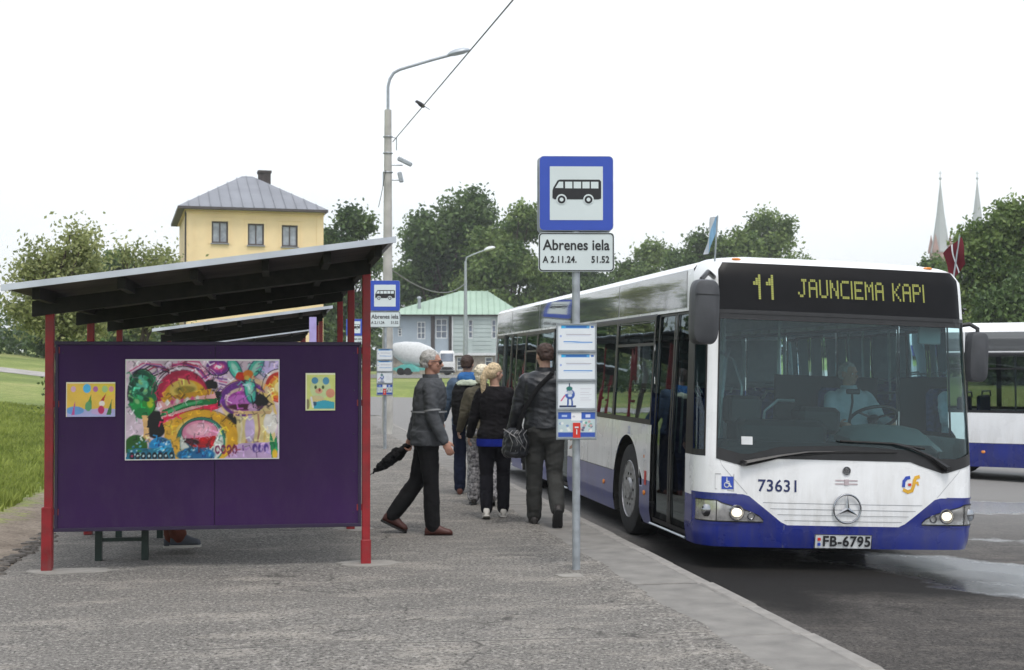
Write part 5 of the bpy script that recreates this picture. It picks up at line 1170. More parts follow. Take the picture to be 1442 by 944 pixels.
# ------------------------------------------------------------------ paintings on the end panel
def LS(x, y, z): return s1.matrix_basis @ Vector((x, y, z))
def painting(label, cv, x0, x1, z0, z1, edge=(.75, .72, .66)):
    t = thing('painting', label, 'painting', AB(4.44, -4.91) + KN * x0 + KD * -.032 + Vector((0, 0, z0)), TH)
    mb = MB(); w_, h_ = x1 - x0, z1 - z0; mb.box((w_ / 2, .006, h_ / 2), (w_, .010, h_)); obj('board', mb, mat('board_edge', edge), t)
    sheet('picture', cv, w_, h_, t, (0, -.0015, 0))
def big_canvas():
    a = 1.22 / .79; c = Canvas(250, 160, (.78, .68, .74), a); U = lambda x: (x - 105) / 1215 * a; V = lambda y: 1 - (y - 88) / 790
    # pixel helpers in the enlarged photo's coordinates
    def el(x, y, rx, ry, col_, rot=0, al=1.): c.ell(U(x), V(y), rx / 1215 * a, ry / 790, col_, rot, al)
    def pl(pts, col_, al=1.): c.poly([(U(x), V(y)) for x, y in pts], col_, al)
    def ln(pts, w, col_, al=1.): c.line([(U(x), V(y)) for x, y in pts], w / 790, col_, al)
    K = (.02, .02, .03); pink = (.75, .22, .42); mag = (.62, .04, .18); vio = (.30, .10, .42); yel = (.80, .55, .08); grn = (.02, .30, .16); teal_ = (.20, .66, .55); blu = (.03, .30, .62); cream = (.82, .72, .45)
    for k in range(7): ln([(130 + 30 * k, 190 + 6 * k), (240 + 30 * k, 120 + 10 * k), (380 + 30 * k, 130 + 20 * k), (470 + 22 * k, 230 + 20 * k)], 9, (pink, vio, K, mag, (.85, .8, .82), vio, K)[k])
    for k in range(5): ln([(470, 160 - 8 * k), (560, 100 + 8 * k), (680, 110 + 18 * k), (770, 250 + 10 * k)], 12, (pink, (.88, .75, .8), mag, vio, pink)[k])
    for k in range(8): ln([(700 + 14 * k, 240 + 24 * k), (790 + 10 * k, 190 + 22 * k), (900, 200 + 24 * k)], 9, (vio, (.8, .7, .85), vio, pink)[k % 4])
    el(825, 150, 90, 62, vio); el(830, 150, 70, 44, (.45, .1, .4)); el(835, 148, 45, 26, (.85, .3, .5)); el(845, 145, 22, 12, (.95, .85, .85))
    el(1260, 170, 90, 100, (.70, .62, .82)); 
    for r_, q in ((135, (.85, .75, .72)), (115, (.70, .12, .08)), (90, (.85, .35, .08)), (66, (.85, .62, .2)), (40, (.9, .8, .5))): el(1320, 310, r_, r_ * 1.05, q)
    # dark underpainting between shapes
    el(340, 600, 90, 110, K); el(830, 400, 60, 60, K); el(770, 300, 60, 50, K, 20); el(880, 700, 60, 60, K)
    # right arch house
    el(1060, 420, 210, 190, (.84, .68, .50)); pl([(880, 480), (1260, 470), (1300, 780), (940, 780)], cream)
    el(1030, 400, 180, 140, vio); el(1040, 415, 150, 105, (.80, .68, .6)); el(1030, 420, 130, 80, (.52, .15, .50)); el(1010, 410, 90, 42, (.66, .30, .66)); el(1040, 465, 140, 24, (.18, .03, .10)); el(1150, 400, 90, 55, K, -20)
    ln([(1120, 320), (1210, 370), (1270, 440), (1290, 520)], 22, (.85, .70, .35))
    for k, x in enumerate((960, 1010, 1060, 1150, 1200)): ln([(x, 520), (x + 12, 640), (x - 6, 770)], 16, ((.70, .45, .2), (.85, .78, .6), (.75, .5, .3), (.6, .4, .3), (.8, .66, .3))[k])
    el(1085, 640, 40, 110, (.72, .62, .80)); el(1250, 590, 55, 90, (.85, .82, .78)); el(1105, 470, 36, 36, (.68, .5, .66)); el(940, 570, 38, 56, K, 20)
    pl([(880, 760), (1320, 740), (1320, 870), (820, 870)], (.70, .56, .74)); pl([(960, 500), (1260, 500), (1250, 522), (960, 520)], (.78, .62, .4))
    # tree
    el(240, 360, 110, 190, grn); el(220, 300, 90, 130, (.015, .22, .15)); el(235, 280, 45, 70, (.25, .60, .50)); el(190, 440, 50, 60, (.04, .45, .18)); el(290, 450, 55, 65, (.10, .45, .12)); el(300, 430, 26, 40, (.55, .65, .1)); el(240, 510, 60, 46, (.03, .38, .16))
    for k in range(14): el(150 + 37 * (k % 5) + 9 * (k % 2), 240 + 75 * (k // 5) + 14 * (k % 3), 16, 24, ((.12, .5, .3), (.01, .16, .1), (.4, .62, .35))[k % 3], 20 * k)
    pl([(235, 530), (285, 530), (275, 620), (310, 740), (240, 740), (250, 640)], (.80, .60, .36))
    # domed shape with stripes
    el(550, 370, 200, 195, mag); el(560, 380, 175, 165, (.74, .10, .24)); el(570, 370, 165, 120, yel, 4); el(560, 330, 110, 80, (.80, .66, .25)); el(570, 330, 80, 30, (.50, .42, .10), 6); pl([(360, 420), (800, 340), (830, 420), (390, 560)], (.82, .55, .55))
    pl([(380, 390), (780, 320), (800, 360), (400, 430)], (.72, .48, .06))
    for k in range(7): el(430 + 40 * k, 430 - 6 * k, 14, 20, ((.85, .8, .75), pink)[k % 2])
    pl([(390, 490), (600, 410), (820, 395), (830, 440), (620, 460), (380, 540)], (.02, .34, .14)); ln([(420, 510), (560, 450), (700, 420)], 22, (.20, .62, .34)); pl([(400, 545), (830, 430), (830, 480), (410, 600)], (.78, .06, .20)); ln([(430, 575), (560, 530), (700, 490)], 16, (.88, .42, .5))
    # yellow arch
    el(700, 700, 290, 215, yel); el(690, 720, 215, 175, (.82, .68, .30)); el(700, 740, 190, 190, (.03, .36, .30)); el(705, 745, 170, 175, (.72, .74, .70)); el(690, 665, 140, 95, (.80, .42, .55)); el(680, 640, 100, 50, (.86, .58, .66), 6); pl([(560, 715), (830, 690), (780, 790), (700, 800), (600, 760)], (.62, .03, .05)); el(620, 735, 70, 22, (.10, .02, .05), -10)
    pl([(400, 590), (480, 560), (530, 740), (545, 872), (500, 872), (440, 740)], (.82, .58, .15)); pl([(900, 560), (985, 700), (990, 770), (930, 770), (900, 700)], yel)
    # water, bushes and curls along the foot
    el(190, 770, 90, 90, (.08, .26, .05)); el(380, 770, 90, 70, (.05, .42, .68)); pl([(130, 790), (480, 780), (500, 872), (110, 872)], (.06, .34, .45)); el(660, 840, 150, 60, (.03, .30, .50))
    rr = random.Random(5)
    for k in range(80):
        x, y = rr.choice([(rr.uniform(540, 820), rr.uniform(790, 868)), (rr.uniform(320, 460), rr.uniform(720, 830)), (rr.uniform(130, 270), rr.uniform(700, 850))]); el(x, y, rr.uniform(4, 13), rr.uniform(3, 9), rr.choice([(.75, .85, .88), (.02, .16, .40), (.30, .65, .75), (.12, .40, .10) if x < 280 else (.1, .5, .8)]), rr.uniform(0, 90))
    for k in range(8): c.ring(U(160 + 44 * k), V(845), .017, .026, .014, K); el(160 + 44 * k, 845, 8, 8, (.8, .85, .85) if k else mag)
    for k in range(4): c.ring(U(830 + 45 * k), V(800), .02, .035, .013, (.35, .03, .2)); 
    for k in range(3): el(1125 + 45 * k, 790, 20, 34, (.22, .12, .45)); el(1130 + 45 * k, 800, 9, 16, (.7, .6, .8))
    ln([(1030, 770), (1035, 830)], 8, vio)
    pl([(1240, 720), (1250, 660), (1275, 740), (1300, 690), (1310, 800), (1300, 870), (1260, 870)], (.03, .42, .22)); el(1285, 840, 22, 40, (.80, .62, .12))
    # blue petals with an orange heart
    for x, y, rx, ry, rot in ((965, 165, 42, 92, 28), (1130, 155, 42, 92, -35), (1085, 320, 42, 110, 8)): el(x, y, rx + 7, ry + 8, (.03, .12, .28), rot); el(x, y, rx, ry, teal_, rot); el(x, y, rx * .5, ry * .6, (.55, .80, .72), rot)
    el(1010, 225, 42, 36, (.75, .10, .03)); el(1070, 205, 40, 32, (.85, .40, .05)); el(1060, 235, 22, 18, (.85, .65, .2)); el(1105, 230, 18, 14, (.8, .3, .2)); ln([(1095, 380), (1115, 470)], 8, K)
    # dark contour strokes around the main shapes
    def arc(x, y, rx, ry, t0, t1, w, col_=K):
        ln([(x + rx * math.cos(R(q)), y - ry * math.sin(R(q))) for q in range(t0, t1 + 1, 8)], w, col_)
    arc(240, 360, 116, 196, -70, 200, 7); arc(550, 370, 204, 198, 0, 176, 5, (.25, .02, .12)); arc(560, 380, 236, 236, 60, 178, 6); arc(570, 380, 262, 262, 80, 178, 4, (.6, .1, .3)); arc(700, 740, 194, 194, 10, 176, 8, (.02, .22, .22)); arc(690, 665, 142, 97, 0, 350, 4, (.35, .05, .12)); arc(1030, 400, 184, 144, 20, 178, 5, (.2, .03, .2)); arc(1320, 310, 140, 145, 90, 250, 5); arc(825, 150, 94, 66, 180, 360, 8, (.10, .03, .15)); arc(700, 700, 294, 219, 20, 120, 5, (.35, .22, .02))
    for k in range(9): arc(560, 200 + 7 * k, 150 + 16 * k, 90 + 6 * k, 15, 60, 3, ((.75, .3, .5), K, (.9, .8, .85))[k % 3])
    for k in range(420):
        x, y = rr.uniform(.02, a - .02), rr.uniform(.02, .98); i_, j_ = int((1 - y) * (c.h - 1)), int(x / a * (c.w - 1)); q_ = c.A[i_, j_] * rr.choice([.5, .7, 1.2, 1.35, 1.6]); an = rr.uniform(0, 6.28); ln_ = rr.uniform(.015, .05)
        c.line([(x, y), (x + math.cos(an) * ln_, y + math.sin(an) * ln_), (x + math.cos(an + .7) * ln_ * 1.6, y + math.sin(an + .7) * ln_ * 1.6)], rr.uniform(.006, .016), tuple(np.clip(q_, 0, 1)), .75)
    c.brush(.16, 4); c.A = np.clip(c.A, 0, 1) ** 1.75; c.rect(0, 0, .012, 1, (.75, .74, .72)); c.rect(0, .985, a, 1, (.75, .74, .72)); c.rect(a - .01, 0, a, 1, (.7, .7, .7)); c.rect(0, 0, a, .012, (.75, .74, .72)); return c
painting('large colourful painting of arches, a green tree and blue petals on the purple panel', big_canvas(), .575, 1.768, .857, 1.65)
def left_canvas():
    a = 1.37; c = Canvas(90, 66, (.85, .55, .08), a)
    c.rect(0, 0, a, .22, (.45, .45, .75)); c.ell(.25, .18, .25, .12, (.15, .35, .7)); c.ell(1.0, .15, .3, .1, (.6, .42, .72)); c.ell(1.1, .9, .35, .3, (.80, .68, .05), 0, .6)
    for x, y, r_, q in ((.2, .80, .07, (.75, .45, .6)), (.58, .82, .11, (.08, .5, .85)), (.82, .80, .07, (.5, .15, .4)), (1.08, .80, .08, (.40, .62, .25)), (1.26, .80, .07, (.75, .3, .35))): c.ell(x, y, r_, r_ * 1.2, q)
    c.poly([(.52, .22), (.7, .65), (.72, .22)], (.10, .32, .05)); c.ell(.62, .3, .09, .14, (.12, .38, .16)); c.poly([(.15, .05), (.25, .45), (.24, .05)], (.55, .08, .30)); c.poly([(.95, .45), (1.12, .68), (1.05, .45)], (.5, .02, .02))
    c.ell(1.0, .38, .08, .08, (.9, .8, .75)); c.ell(.98, .2, .09, .12, (.55, .02, .12)); c.poly([(1.12, .05), (1.28, .5), (1.26, .05)], (.05, .18, .05)); c.brush(.08, 8)
    c.rect(0, 0, .03, 1, (.85, .75, .6)); c.rect(0, .96, a, 1, (.85, .8, .6)); return c
painting('small orange painting of pointed little figures left of the large painting', left_canvas(), .128, .498, 1.20, 1.47)
def right_canvas():
    a = .8; c = Canvas(60, 76, (.68, .72, .22), a)
    c.ell(.4, .6, .28, .3, (.62, .72, .35)); c.ell(.25, .80, .09, .09, (.08, .28, .45)); c.ell(.55, .79, .09, .1, (.08, .30, .48)); c.ell(.27, .62, .035, .05, (.05, .10, .02)); c.ell(.47, .62, .035, .05, (.05, .10, .02)); c.ell(.36, .52, .1, .07, (.75, .4, .25)); c.ell(.38, .55, .03, .05, (.4, .05, .05))
    c.ell(.67, .46, .12, .12, (.72, .30, .18)); c.ell(.3, .3, .2, .1, (.75, .5, .3), 0, .6); c.poly([(.22, .05), (.25, .22), (.5, .28), (.78, .22), (.78, .05)], (.04, .38, .50)); c.ell(.24, .18, .06, .06, (.03, .1, .18)); c.ell(.06, .17, .05, .14, (.25, .22, .1)); c.line([(.15, .35), (.2, .1)], .05, (.8, .78, .75)); c.brush(.08, 3)
    c.rect(0, 0, .04, 1, (.85, .82, .55)); c.rect(0, .95, a, 1, (.85, .85, .6)); c.rect(0, 0, a, .03, (.7, .72, .4)); return c
painting('small lime painting of a face with blue ears right of the large painting', right_canvas(), 1.975, 2.21, 1.24, 1.54)

# ------------------------------------------------------------------ bench inside the shelter
bench = thing('bench', 'dark green bench inside the nearest shelter, its legs showing below the purple panel', 'bench', AB(5.0, -4.60), TH)
for y in (0, 1.5):
    mb = MB(); mb.box((0, y, .21), (.055, .06, .42)); obj('leg', mb, M['bench_green'], bench); mb = MB(); mb.box((.37, y, .21), (.055, .06, .42)); obj('leg', mb, M['bench_green'], bench)
    mb = MB(); mb.box((.185, y, .17), (.32, .03, .03)); obj('stretcher', mb, M['bench_green'], bench)
for k in range(4): mb = MB(); mb.box((.01 + .115 * k, .75, .435), (.10, 1.8, .03), bev=.004); obj('slat', mb, M['bench_green'], bench)
for k in range(2): mb = MB(); mb.box((-.06, .75, .62 + .14 * k), (.025, 1.8, .10), bev=.004); obj('backrest_slat', mb, M['bench_green'], bench)
mb = MB(); mb.box((0, 0, .35), (.09, .10, .10), bev=.01); tag(obj('crate', mb, M['red'], loc=AB(5.35, -4.80, -.07)), 'small red box hanging beside the bench leg under the purple panel', 'box')

# ------------------------------------------------------------------ bus stop signs
def rrect(w, h, r, n=5):
    P = []
    for cx, cz, a0 in ((w / 2 - r, h / 2 - r, 0), (-w / 2 + r, h / 2 - r, 90), (-w / 2 + r, -h / 2 + r, 180), (w / 2 - r, -h / 2 + r, 270)):
        P += [(cx + r * math.cos(R(a0 + 90 * k / n)), cz + r * math.sin(R(a0 + 90 * k / n))) for k in range(n + 1)]
    return P
def plate_mb(w, h, r, cx, cz, y, th): 
    mb = MB(); P = rrect(w, h, r); mb.loft([[Vector((cx + x, y + th, cz + z)) for x, z in P], [Vector((cx + x, y, cz + z)) for x, z in P]]); return mb
def pictogram(parent, cz, s, y):
    fn = lambda x, z, o=0: Vector((x * s, y - o, cz + z * s))
    mb = MB(); body_ = [(-.435, .02), (-.42, .075), (-.34, .21), (-.30, .225), (.42, .225), (.45, .19), (.45, -.12), (.40, -.135), (-.40, -.135), (-.435, -.11)]
    mb.poly([fn(x, z) for x, z in body_]); mb2 = MB()
    for x0, x1 in ((-.205, -.075), (-.05, .085), (.11, .24), (.265, .40)): mb2.poly([fn(x, z, .0015) for x, z in ((x0, .065), (x1, .065), (x1, .185), (x0, .185))])
    mb2.poly([fn(x, z, .0015) for x, z in ((-.385, .07), (-.24, .07), (-.24, .185), (-.315, .185))])
    for cx in (-.27, .22):
        mb2.poly([fn(cx + .095 * math.cos(t), -.135 + .095 * math.sin(t), .0015) for t in [2 * math.pi * k / 20 for k in range(20)]])
        mb.poly([fn(cx + .072 * math.cos(t), -.14 + .072 * math.sin(t), .003) for t in [2 * math.pi * k / 20 for k in range(20)]]); mb2.poly([fn(cx + .035 * math.cos(t), -.14 + .035 * math.sin(t), .0045) for t in [2 * math.pi * k / 20 for k in range(20)]])
    o = obj('bus_pictogram', mb, M['signblack'], parent); obj('pictogram_windows', mb2, M['signwhite'], parent)
def timetable(kind):
    W = (.72, .76, .80); c = Canvas(64, 50, W, 1.3); B = (.03, .14, .45)
    if kind == 0 or kind == 1:
        c.rect(.12, .86, 1.1, .98, (.10, .38, .70)); c.rect(.28, .88, 1.0, .96, B); c.ell(.18, .92, .05, .05, (.02, .45, .8)); c.rect(1.14, .88, 1.24, .97, B)
        c.line([(.30, .62), (1.15, .62)], .03, (.42, .40, .46)); c.line([(.30, .57), (1.1, .575)], .015, (.5, .55, .7)); c.line([(.22, .34), (1.18, .31 + .02 * kind)], .045, (.05, .25, .62)); c.line([(.22, .27), (1.1, .26)], .015, (.5, .6, .75)); c.rect(.07, .52, .14, .60, (.3, .4, .7))
        for k in range(5): c.line([(.24, .76 - .035 * k), (.9 + .05 * (k % 2), .76 - .035 * k)], .008, (.6, .64, .7))
    elif kind == 2:
        c.ell(.42, .55, .17, .2, (.04, .10, .38)); c.ell(.42, .62, .1, .1, (.45, .5, .6)); c.ell(.40, .78, .11, .09, (.02, .16, .14)); c.line([(.40, .86), (.40, .97)], .04, (.02, .05, .12)); c.line([(.24, .5), (.12, .3)], .05, (.6, .12, .25)); c.rect(.06, .04, .62, .11, (.02, .03, .08)); c.line([(.36, .38), (.34, .1)], .06, (.03, .08, .3)); c.line([(.48, .38), (.5, .1)], .06, (.03, .08, .3)); c.ell(.42, .5, .07, .05, (.6, .66, .75)); c.ell(.28, .62, .05, .06, (.7, .72, .78))
        for k in range(8): c.line([(.78, .78 - .075 * k), (1.16 - .04 * (k % 3), .78 - .075 * k)], .014, (.52, .50, .56))
    else:
        c.A[:] = (.48, .58, .60); c.rect(0, .72, 1.3, 1, (.03, .10, .45)); c.rect(0, 0, 1.3, .2, (.03, .08, .38)); c.rect(.46, .66, .82, 1, (.8, .8, .82)); c.ell(.55, .82, .05, .04, (.5, .5, .6))
        r_ = random.Random(3)
        for k in range(26): x = r_.uniform(.04, 1.26); c.ell(x, r_.uniform(.26, .62), .05, .05, r_.choice([(.12, .35, .28), (.55, .35, .35), (.2, .3, .5), (.7, .72, .7), (.1, .12, .2)]))
        c.rect(.14, .80, .32, .88, (.4, .5, .75)); c.rect(.95, .78, 1.12, .90, (.6, .65, .85))
    for q in ((0, 0, 1.3, .02), (0, .98, 1.3, 1), (0, 0, .02, 1), (1.28, 0, 1.3, 1)): c.rect(*q, (.35, .42, .48))
    return c
TT = [timetable(k) for k in range(4)]
def stop_sign(label, loc, rz=0, near=True):
    t = thing('bus_stop_sign', label, 'bus stop sign', loc, rz, group='blue bus stop signs on poles'); yf = -.045
    mb = MB(); mb.tube([(0, 0, -.05), (0, 0, 3.2)], .031, 14); obj('pole', mb, M['metal'], t, smooth=True)
    p = obj('stop_plate', plate_mb(.58, .585, .035, 0, 2.945, yf, .02), M['metal'], t)
    obj('blue_face', plate_mb(.572, .577, .033, 0, 2.945, yf - .004, .004), M['signblue'], p); obj('white_field', plate_mb(.415, .42, .004, 0, 2.945, yf - .0065, .0035), M['signwhite'], p)
    mb = MB(); 
    pictogram(p, 2.955, .43, yf - .0085)
    o = obj('back_plate', plate_mb(.58, .60, .035, -.012, 2.94, .04, .02), M['metal'], t)
    nb = obj('name_board', plate_mb(.592, .305, .03, 0, 2.485, yf, .02), M['signwhite'], t)
    mb = MB(); P = rrect(.585, .298, .028); Q = rrect(.568, .281, .022); mb.loft([[Vector((x, yf - .002, 2.485 + z)) for x, z in P], [Vector((x, yf - .002, 2.485 + z)) for x, z in Q]], cap=False); obj('board_border', mb, M['signblack'], nb)
    y = yf - .003
    obj('street_name', text_mb('Abrenes iela', .115, lambda x, z: Vector((x * .9, y, 2.537 + z)), .002, 1.0), M['signblack'], nb); obj('route_numbers', text_mb('A 2.11.24.', .072, lambda x, z: Vector((-.262 + x * .85, y, 2.425 + z)), .002, 1.05, 'LEFT'), M['signblack'], nb); obj('route_numbers', text_mb('51.52', .072, lambda x, z: Vector((.258 + x * .85, y, 2.425 + z)), .002, 1.05, 'RIGHT'), M['signblack'], nb)
    mb = MB(); 
    for z in (3.15, 2.75, 2.55, 2.40): mb.torus((0, 0, z), .036, .008, n=14, m=6)
    for z in (3.15, 2.75, 2.55, 2.40): mb.box((0, -.02, z), (.12, .03, .025))
    obj('clamp', mb, M['metal'], t)
    fr_ = MB(); fr_.box((0, yf + .012, 1.475), (.316, .016, .905)); bd = obj('timetable_board', fr_, M['metal'], t)
    for k in range(4):
        z1 = 1.925 - k * .2255; mb = MB(); mb.box((0, yf - .002, z1 - .108), (.302, .012, .205), bev=.003); ca = obj('timetable_case', mb, M['winwhite'], bd) ; sheet('printed_sheet', TT[k], .292, .195, ca, (-.146, yf - .0095, z1 - .2055)) if False else None
        o = sheet('printed_sheet', TT[k], .292, .195, bd, (-.146, yf - .0105, z1 - .2055))
        mb = MB(); mb.box((0, yf - .008, z1 - .003), (.31, .02, .008)); mb.box((0, yf - .008, z1 - .214), (.31, .02, .008)); mb.box((-.152, yf - .008, z1 - .108), (.007, .02, .21)); mb.box((.152, yf - .008, z1 - .108), (.007, .02, .21)); obj('case_frame', mb, M['metal'], bd)
    mb = MB(); mb.box((0, yf - .014, 1.095), (.058, .006, .12)); rs = obj('red_sticker', mb, M['sign_red'], bd)
    mb = MB(); mb.box((0, yf - .018, 1.12), (.03, .002, .012)); mb.box((0, yf - .018, 1.085), (.008, .002, .04)); obj('sticker_mark', mb, M['winwhite'], bd)
    return t
q = pix(811.5, 803.5, 11.13)
ss1 = stop_sign('tall blue bus stop sign with street name board standing nearest, in front of the bus', (q.x, 11.13, 0), R(1.5))
def far_sign(label, px, Y, rz=0):
    o = copy_tree(ss1); o['label'] = label; p = pix(px, 600, Y); o.location = (p.x, Y, 0); o.rotation_euler = (0, 0, rz); return o
far_sign('smaller looking blue bus stop sign right of the red shelter post, before the concrete pole', 542, 27.4, R(0))
far_sign('distant blue bus stop sign glimpsed between the red shelter posts', 499, 50, 0)
# ------------------------------------------------------------------ people
def fuse(name, mb, mats, parent, voxel=.010, smooth=4, noise_amp=0.0, noise_s=9.0, seed=0, ratio=None):
    """melt overlapping lobes into one continuous surface"""
    me = bpy.data.meshes.new('tmp'); me.from_pydata(mb.v, [], mb.f)
    bm = bmesh.new(); bm.from_mesh(me); bmesh.ops.recalc_face_normals(bm, faces=bm.faces); bm.to_mesh(me); bm.free()
    o = bpy.data.objects.new('tmp', me); col.objects.link(o)
    r = o.modifiers.new('r', 'REMESH'); r.mode = 'VOXEL'; r.voxel_size = voxel; r.use_smooth_shade = True
    s = o.modifiers.new('s', 'SMOOTH'); s.factor = .5; s.iterations = smooth
    dg = bpy.context.evaluated_depsgraph_get(); m2 = bpy.data.meshes.new_from_object(o.evaluated_get(dg)); m2.name = name
    bpy.data.objects.remove(o); bpy.data.meshes.remove(me)
    if noise_amp:
        no = [v.normal.copy() for v in m2.vertices]
        for v, n_ in zip(m2.vertices, no):
            q = Vector((v.co.x * noise_s, v.co.y * noise_s, v.co.z * noise_s * 1.9 + seed))
            v.co += n_ * noise_amp * (mnoise.noise(q) + .6 * (1 - abs(mnoise.noise(q * 1.7 + Vector((3, 1, 9))) * 3)))
        m2.update()
    m2.materials.clear()
    for m in (mats if isinstance(mats, list) else [mats]): m2.materials.append(m)
    for p in m2.polygons: p.use_smooth = True
    return link(name, m2, parent)
skin = mat('skin', (.50, .30, .22), .55, var=.08, vscale=20)
skin_tan = mat('tanned_skin', (.44, .23, .165), .55, var=.1, vscale=20)
def ring(c, rx, ry, ax=None, n=20):
    ax = ax or (Vector((1, 0, 0)), Vector((0, 1, 0)))
    return [c + ax[0] * rx * math.cos(t) + ax[1] * ry * math.sin(t) for t in [2 * math.pi * k / n for k in range(n)]]
def person(label, loc, yaw, H=1.75, legs=None, arms=None, head=(0, 0), lean=0.0, build=1.0, sit=False, hair=None, hair_style='short', top=None, bottom=None, shoes=None, collar=None, skinm=None, top_len=.83, female=False, glasses=False, group=None, extras=None, hide_feet=False, trouser_w=1.0, cuff_m=None):
    s = H / 1.75; sk = skinm or skin; t = thing('person', label, 'person', (loc[0], loc[1], loc[2]), yaw, group)
    V = Vector; J = {}
    legs = legs or {-1: (0, 0, 0), 1: (0, 0, 0)}; arms = arms or {-1: (0, 4, 8), 1: (0, 4, 8)}
    hipz = .90
    L = {}
    for sg in (-1, 1):
        f, k, pt = legs[sg]; hip = V((sg * .085 * (1.05 if female else 1), 0, hipz)); f_, k_ = R(f), R(k)
        knee = hip + V((sg * .008, math.sin(f_) * .43, -math.cos(f_) * .43)); ank = knee + V((0, math.sin(f_ - k_) * .40, -math.cos(f_ - k_) * .40)); ft = R(pt)
        d = V((0, math.cos(ft), math.sin(ft))); dn = V((0, math.sin(ft), -math.cos(ft)))
        L[sg] = (hip, knee, ank, d, dn)
    low = min((L[sg][2] + L[sg][3] * a + L[sg][4] * .075).z for sg in (-1, 1) for a in (-.05, .17))
    off = V((0, 0, -low))
    if sit: off = V((0, 0, sit - hipz + .10))
    for sg in L: L[sg] = (L[sg][0] + off, L[sg][1] + off, L[sg][2] + off, L[sg][3], L[sg][4])
    def spine(z): return V((0, lean * max(0, z - .95), z)) + off
    A = {}
    shw = .175 if female else .195
    for sg in (-1, 1):
        f, ab, be = arms[sg][:3]; sh = spine(1.395) + V((sg * shw, 0, 0)); f_, a_, b_ = R(f), R(ab), R(be)
        d1 = V((sg * math.sin(a_), math.sin(f_) * math.cos(a_), -math.cos(f_) * math.cos(a_))); el = sh + d1 * .285
        inw = arms[sg][3] if len(arms[sg]) > 3 else 0
        d2 = V((sg * (math.sin(a_) - math.sin(R(inw))), math.sin(f_ + b_), -math.cos(f_ + b_))).normalized(); wr = el + d2 * .25
        A[sg] = (sh, el, wr, d2)
    bld = build
    def torso(mb, inf=0.0, z0=.80, z1=1.50, neck=True):
        T = [(.80, .15, .10), (.86, .168, .118), (.93, .172, .125), (1.02, .158 if not female else .138, .112), (1.12, .160 if not female else .135, .110), (1.22, .175 if not female else .150, .120), (1.31, .186 if not female else .160, .124 if not female else .128), (1.39, .178 if not female else .155, .112), (1.44, .13, .088), (1.475, .085, .07)]
        rr = []
        for z, rx, ry in T:
            if z < z0 - .03 or z > z1: continue
            bel = 1 + (.12 * (bld - 1) * 4 if .95 < z < 1.25 else 0)
            rr.append(ring(spine(z), (rx * bld + inf), (ry * bld * bel + inf)))
        mb.loft(rr)
    def arm(mb, sg, inf=0.0, end=None):
        sh, el, wr, d2 = A[sg]; mb.capsule(sh + V((-sg * .02, 0, -.01)), sh.lerp(el, .5), .058 + inf, .050 + inf); mb.capsule(sh.lerp(el, .4), el, .050 + inf, .041 + inf); mb.capsule(el, wr if end is None else el.lerp(wr, end), .042 + inf, .029 + inf * .9)
    def leg(mb, sg, inf=0.0, flare=0.0, end=1.0):
        hip, kn, an, d, dn = L[sg]; mb.capsule(hip + V((0, 0, .02)), kn, .092 * (1.04 if female else 1) + inf, .056 + inf); mb.capsule(kn, kn.lerp(an, .4), .055 + inf, .054 + inf + flare * .5); mb.capsule(kn.lerp(an, .4), kn.lerp(an, end), .054 + inf + flare * .5, .038 + inf + flare)
        mb.capsule(hip + V((-sg * .01, -.035, .02)), hip.lerp(kn, .2) + V((0, -.02, 0)), .088 + inf, .07 + inf)
    # head frame
    hc = spine(1.625); yw, ptc = R(head[0]), R(head[1]); HM = Matrix.Rotation(yw, 3, 'Z') @ Matrix.Rotation(ptc, 3, 'X')
    hp = lambda x, y, z: hc + HM @ V((x, y, z))
    b = MB(); torso(b, -.004); 
    for sg in (-1, 1): arm(b, sg, -.003); leg(b, sg, -.004)
    for sg in (-1, 1):
        an, d, dn = L[sg][2], L[sg][3], L[sg][4]; b.capsule(an + dn * .03 - d * .02, an + dn * .045 + d * .13, .034, .026)
    b.capsule(spine(1.44), hp(0, -.012, -.06), .056, .052)
    b.ell(hp(0, -.012, .025), (.074, .094, .088), HM, 24, 16); b.ell(hp(0, .018, -.035), (.060, .072, .070), HM, 20, 12); b.ell(hp(0, .052, -.082), (.030, .028, .022), HM)
    b.capsule(hp(0, .082, .012), hp(0, .104, -.022), .010, .015, 8); b.ell(hp(0, .094, -.026), (.019, .012, .010), HM, 10, 6)
    b.ell(hp(0, .078, -.052), (.026, .014, .008), HM, 12, 6); b.ell(hp(0, .074, .030), (.052, .018, .010), HM, 14, 6)
    for sg in (-1, 1): b.ell(hp(sg * .074, -.008, -.008), (.010, .020, .030), HM, 10, 8); b.ell(hp(sg * .042, .066, -.018), (.018, .016, .018), HM, 10, 6)
    for sg in (-1, 1):       # hands: palm, four unequal curled fingers and a thumb from the palm's side
        sh, el, wr, d2 = A[sg]; side = V((sg, 0, 0)); pal = (-side - d2 * (-side).dot(d2)).normalized(); fwd = d2.cross(pal) * (1 if True else -1); fwd = fwd if fwd.y + fwd.z * .3 > 0 else -fwd
        grip = arms[sg][4] if len(arms[sg]) > 4 else 24
        pc = wr + d2 * .05; Mh = Matrix((fwd, pal, d2)).transposed(); b.ell(pc, (.041, .016, .050), Mh, 14, 10); b.capsule(wr - d2 * .02, wr + d2 * .03, .027, .026)
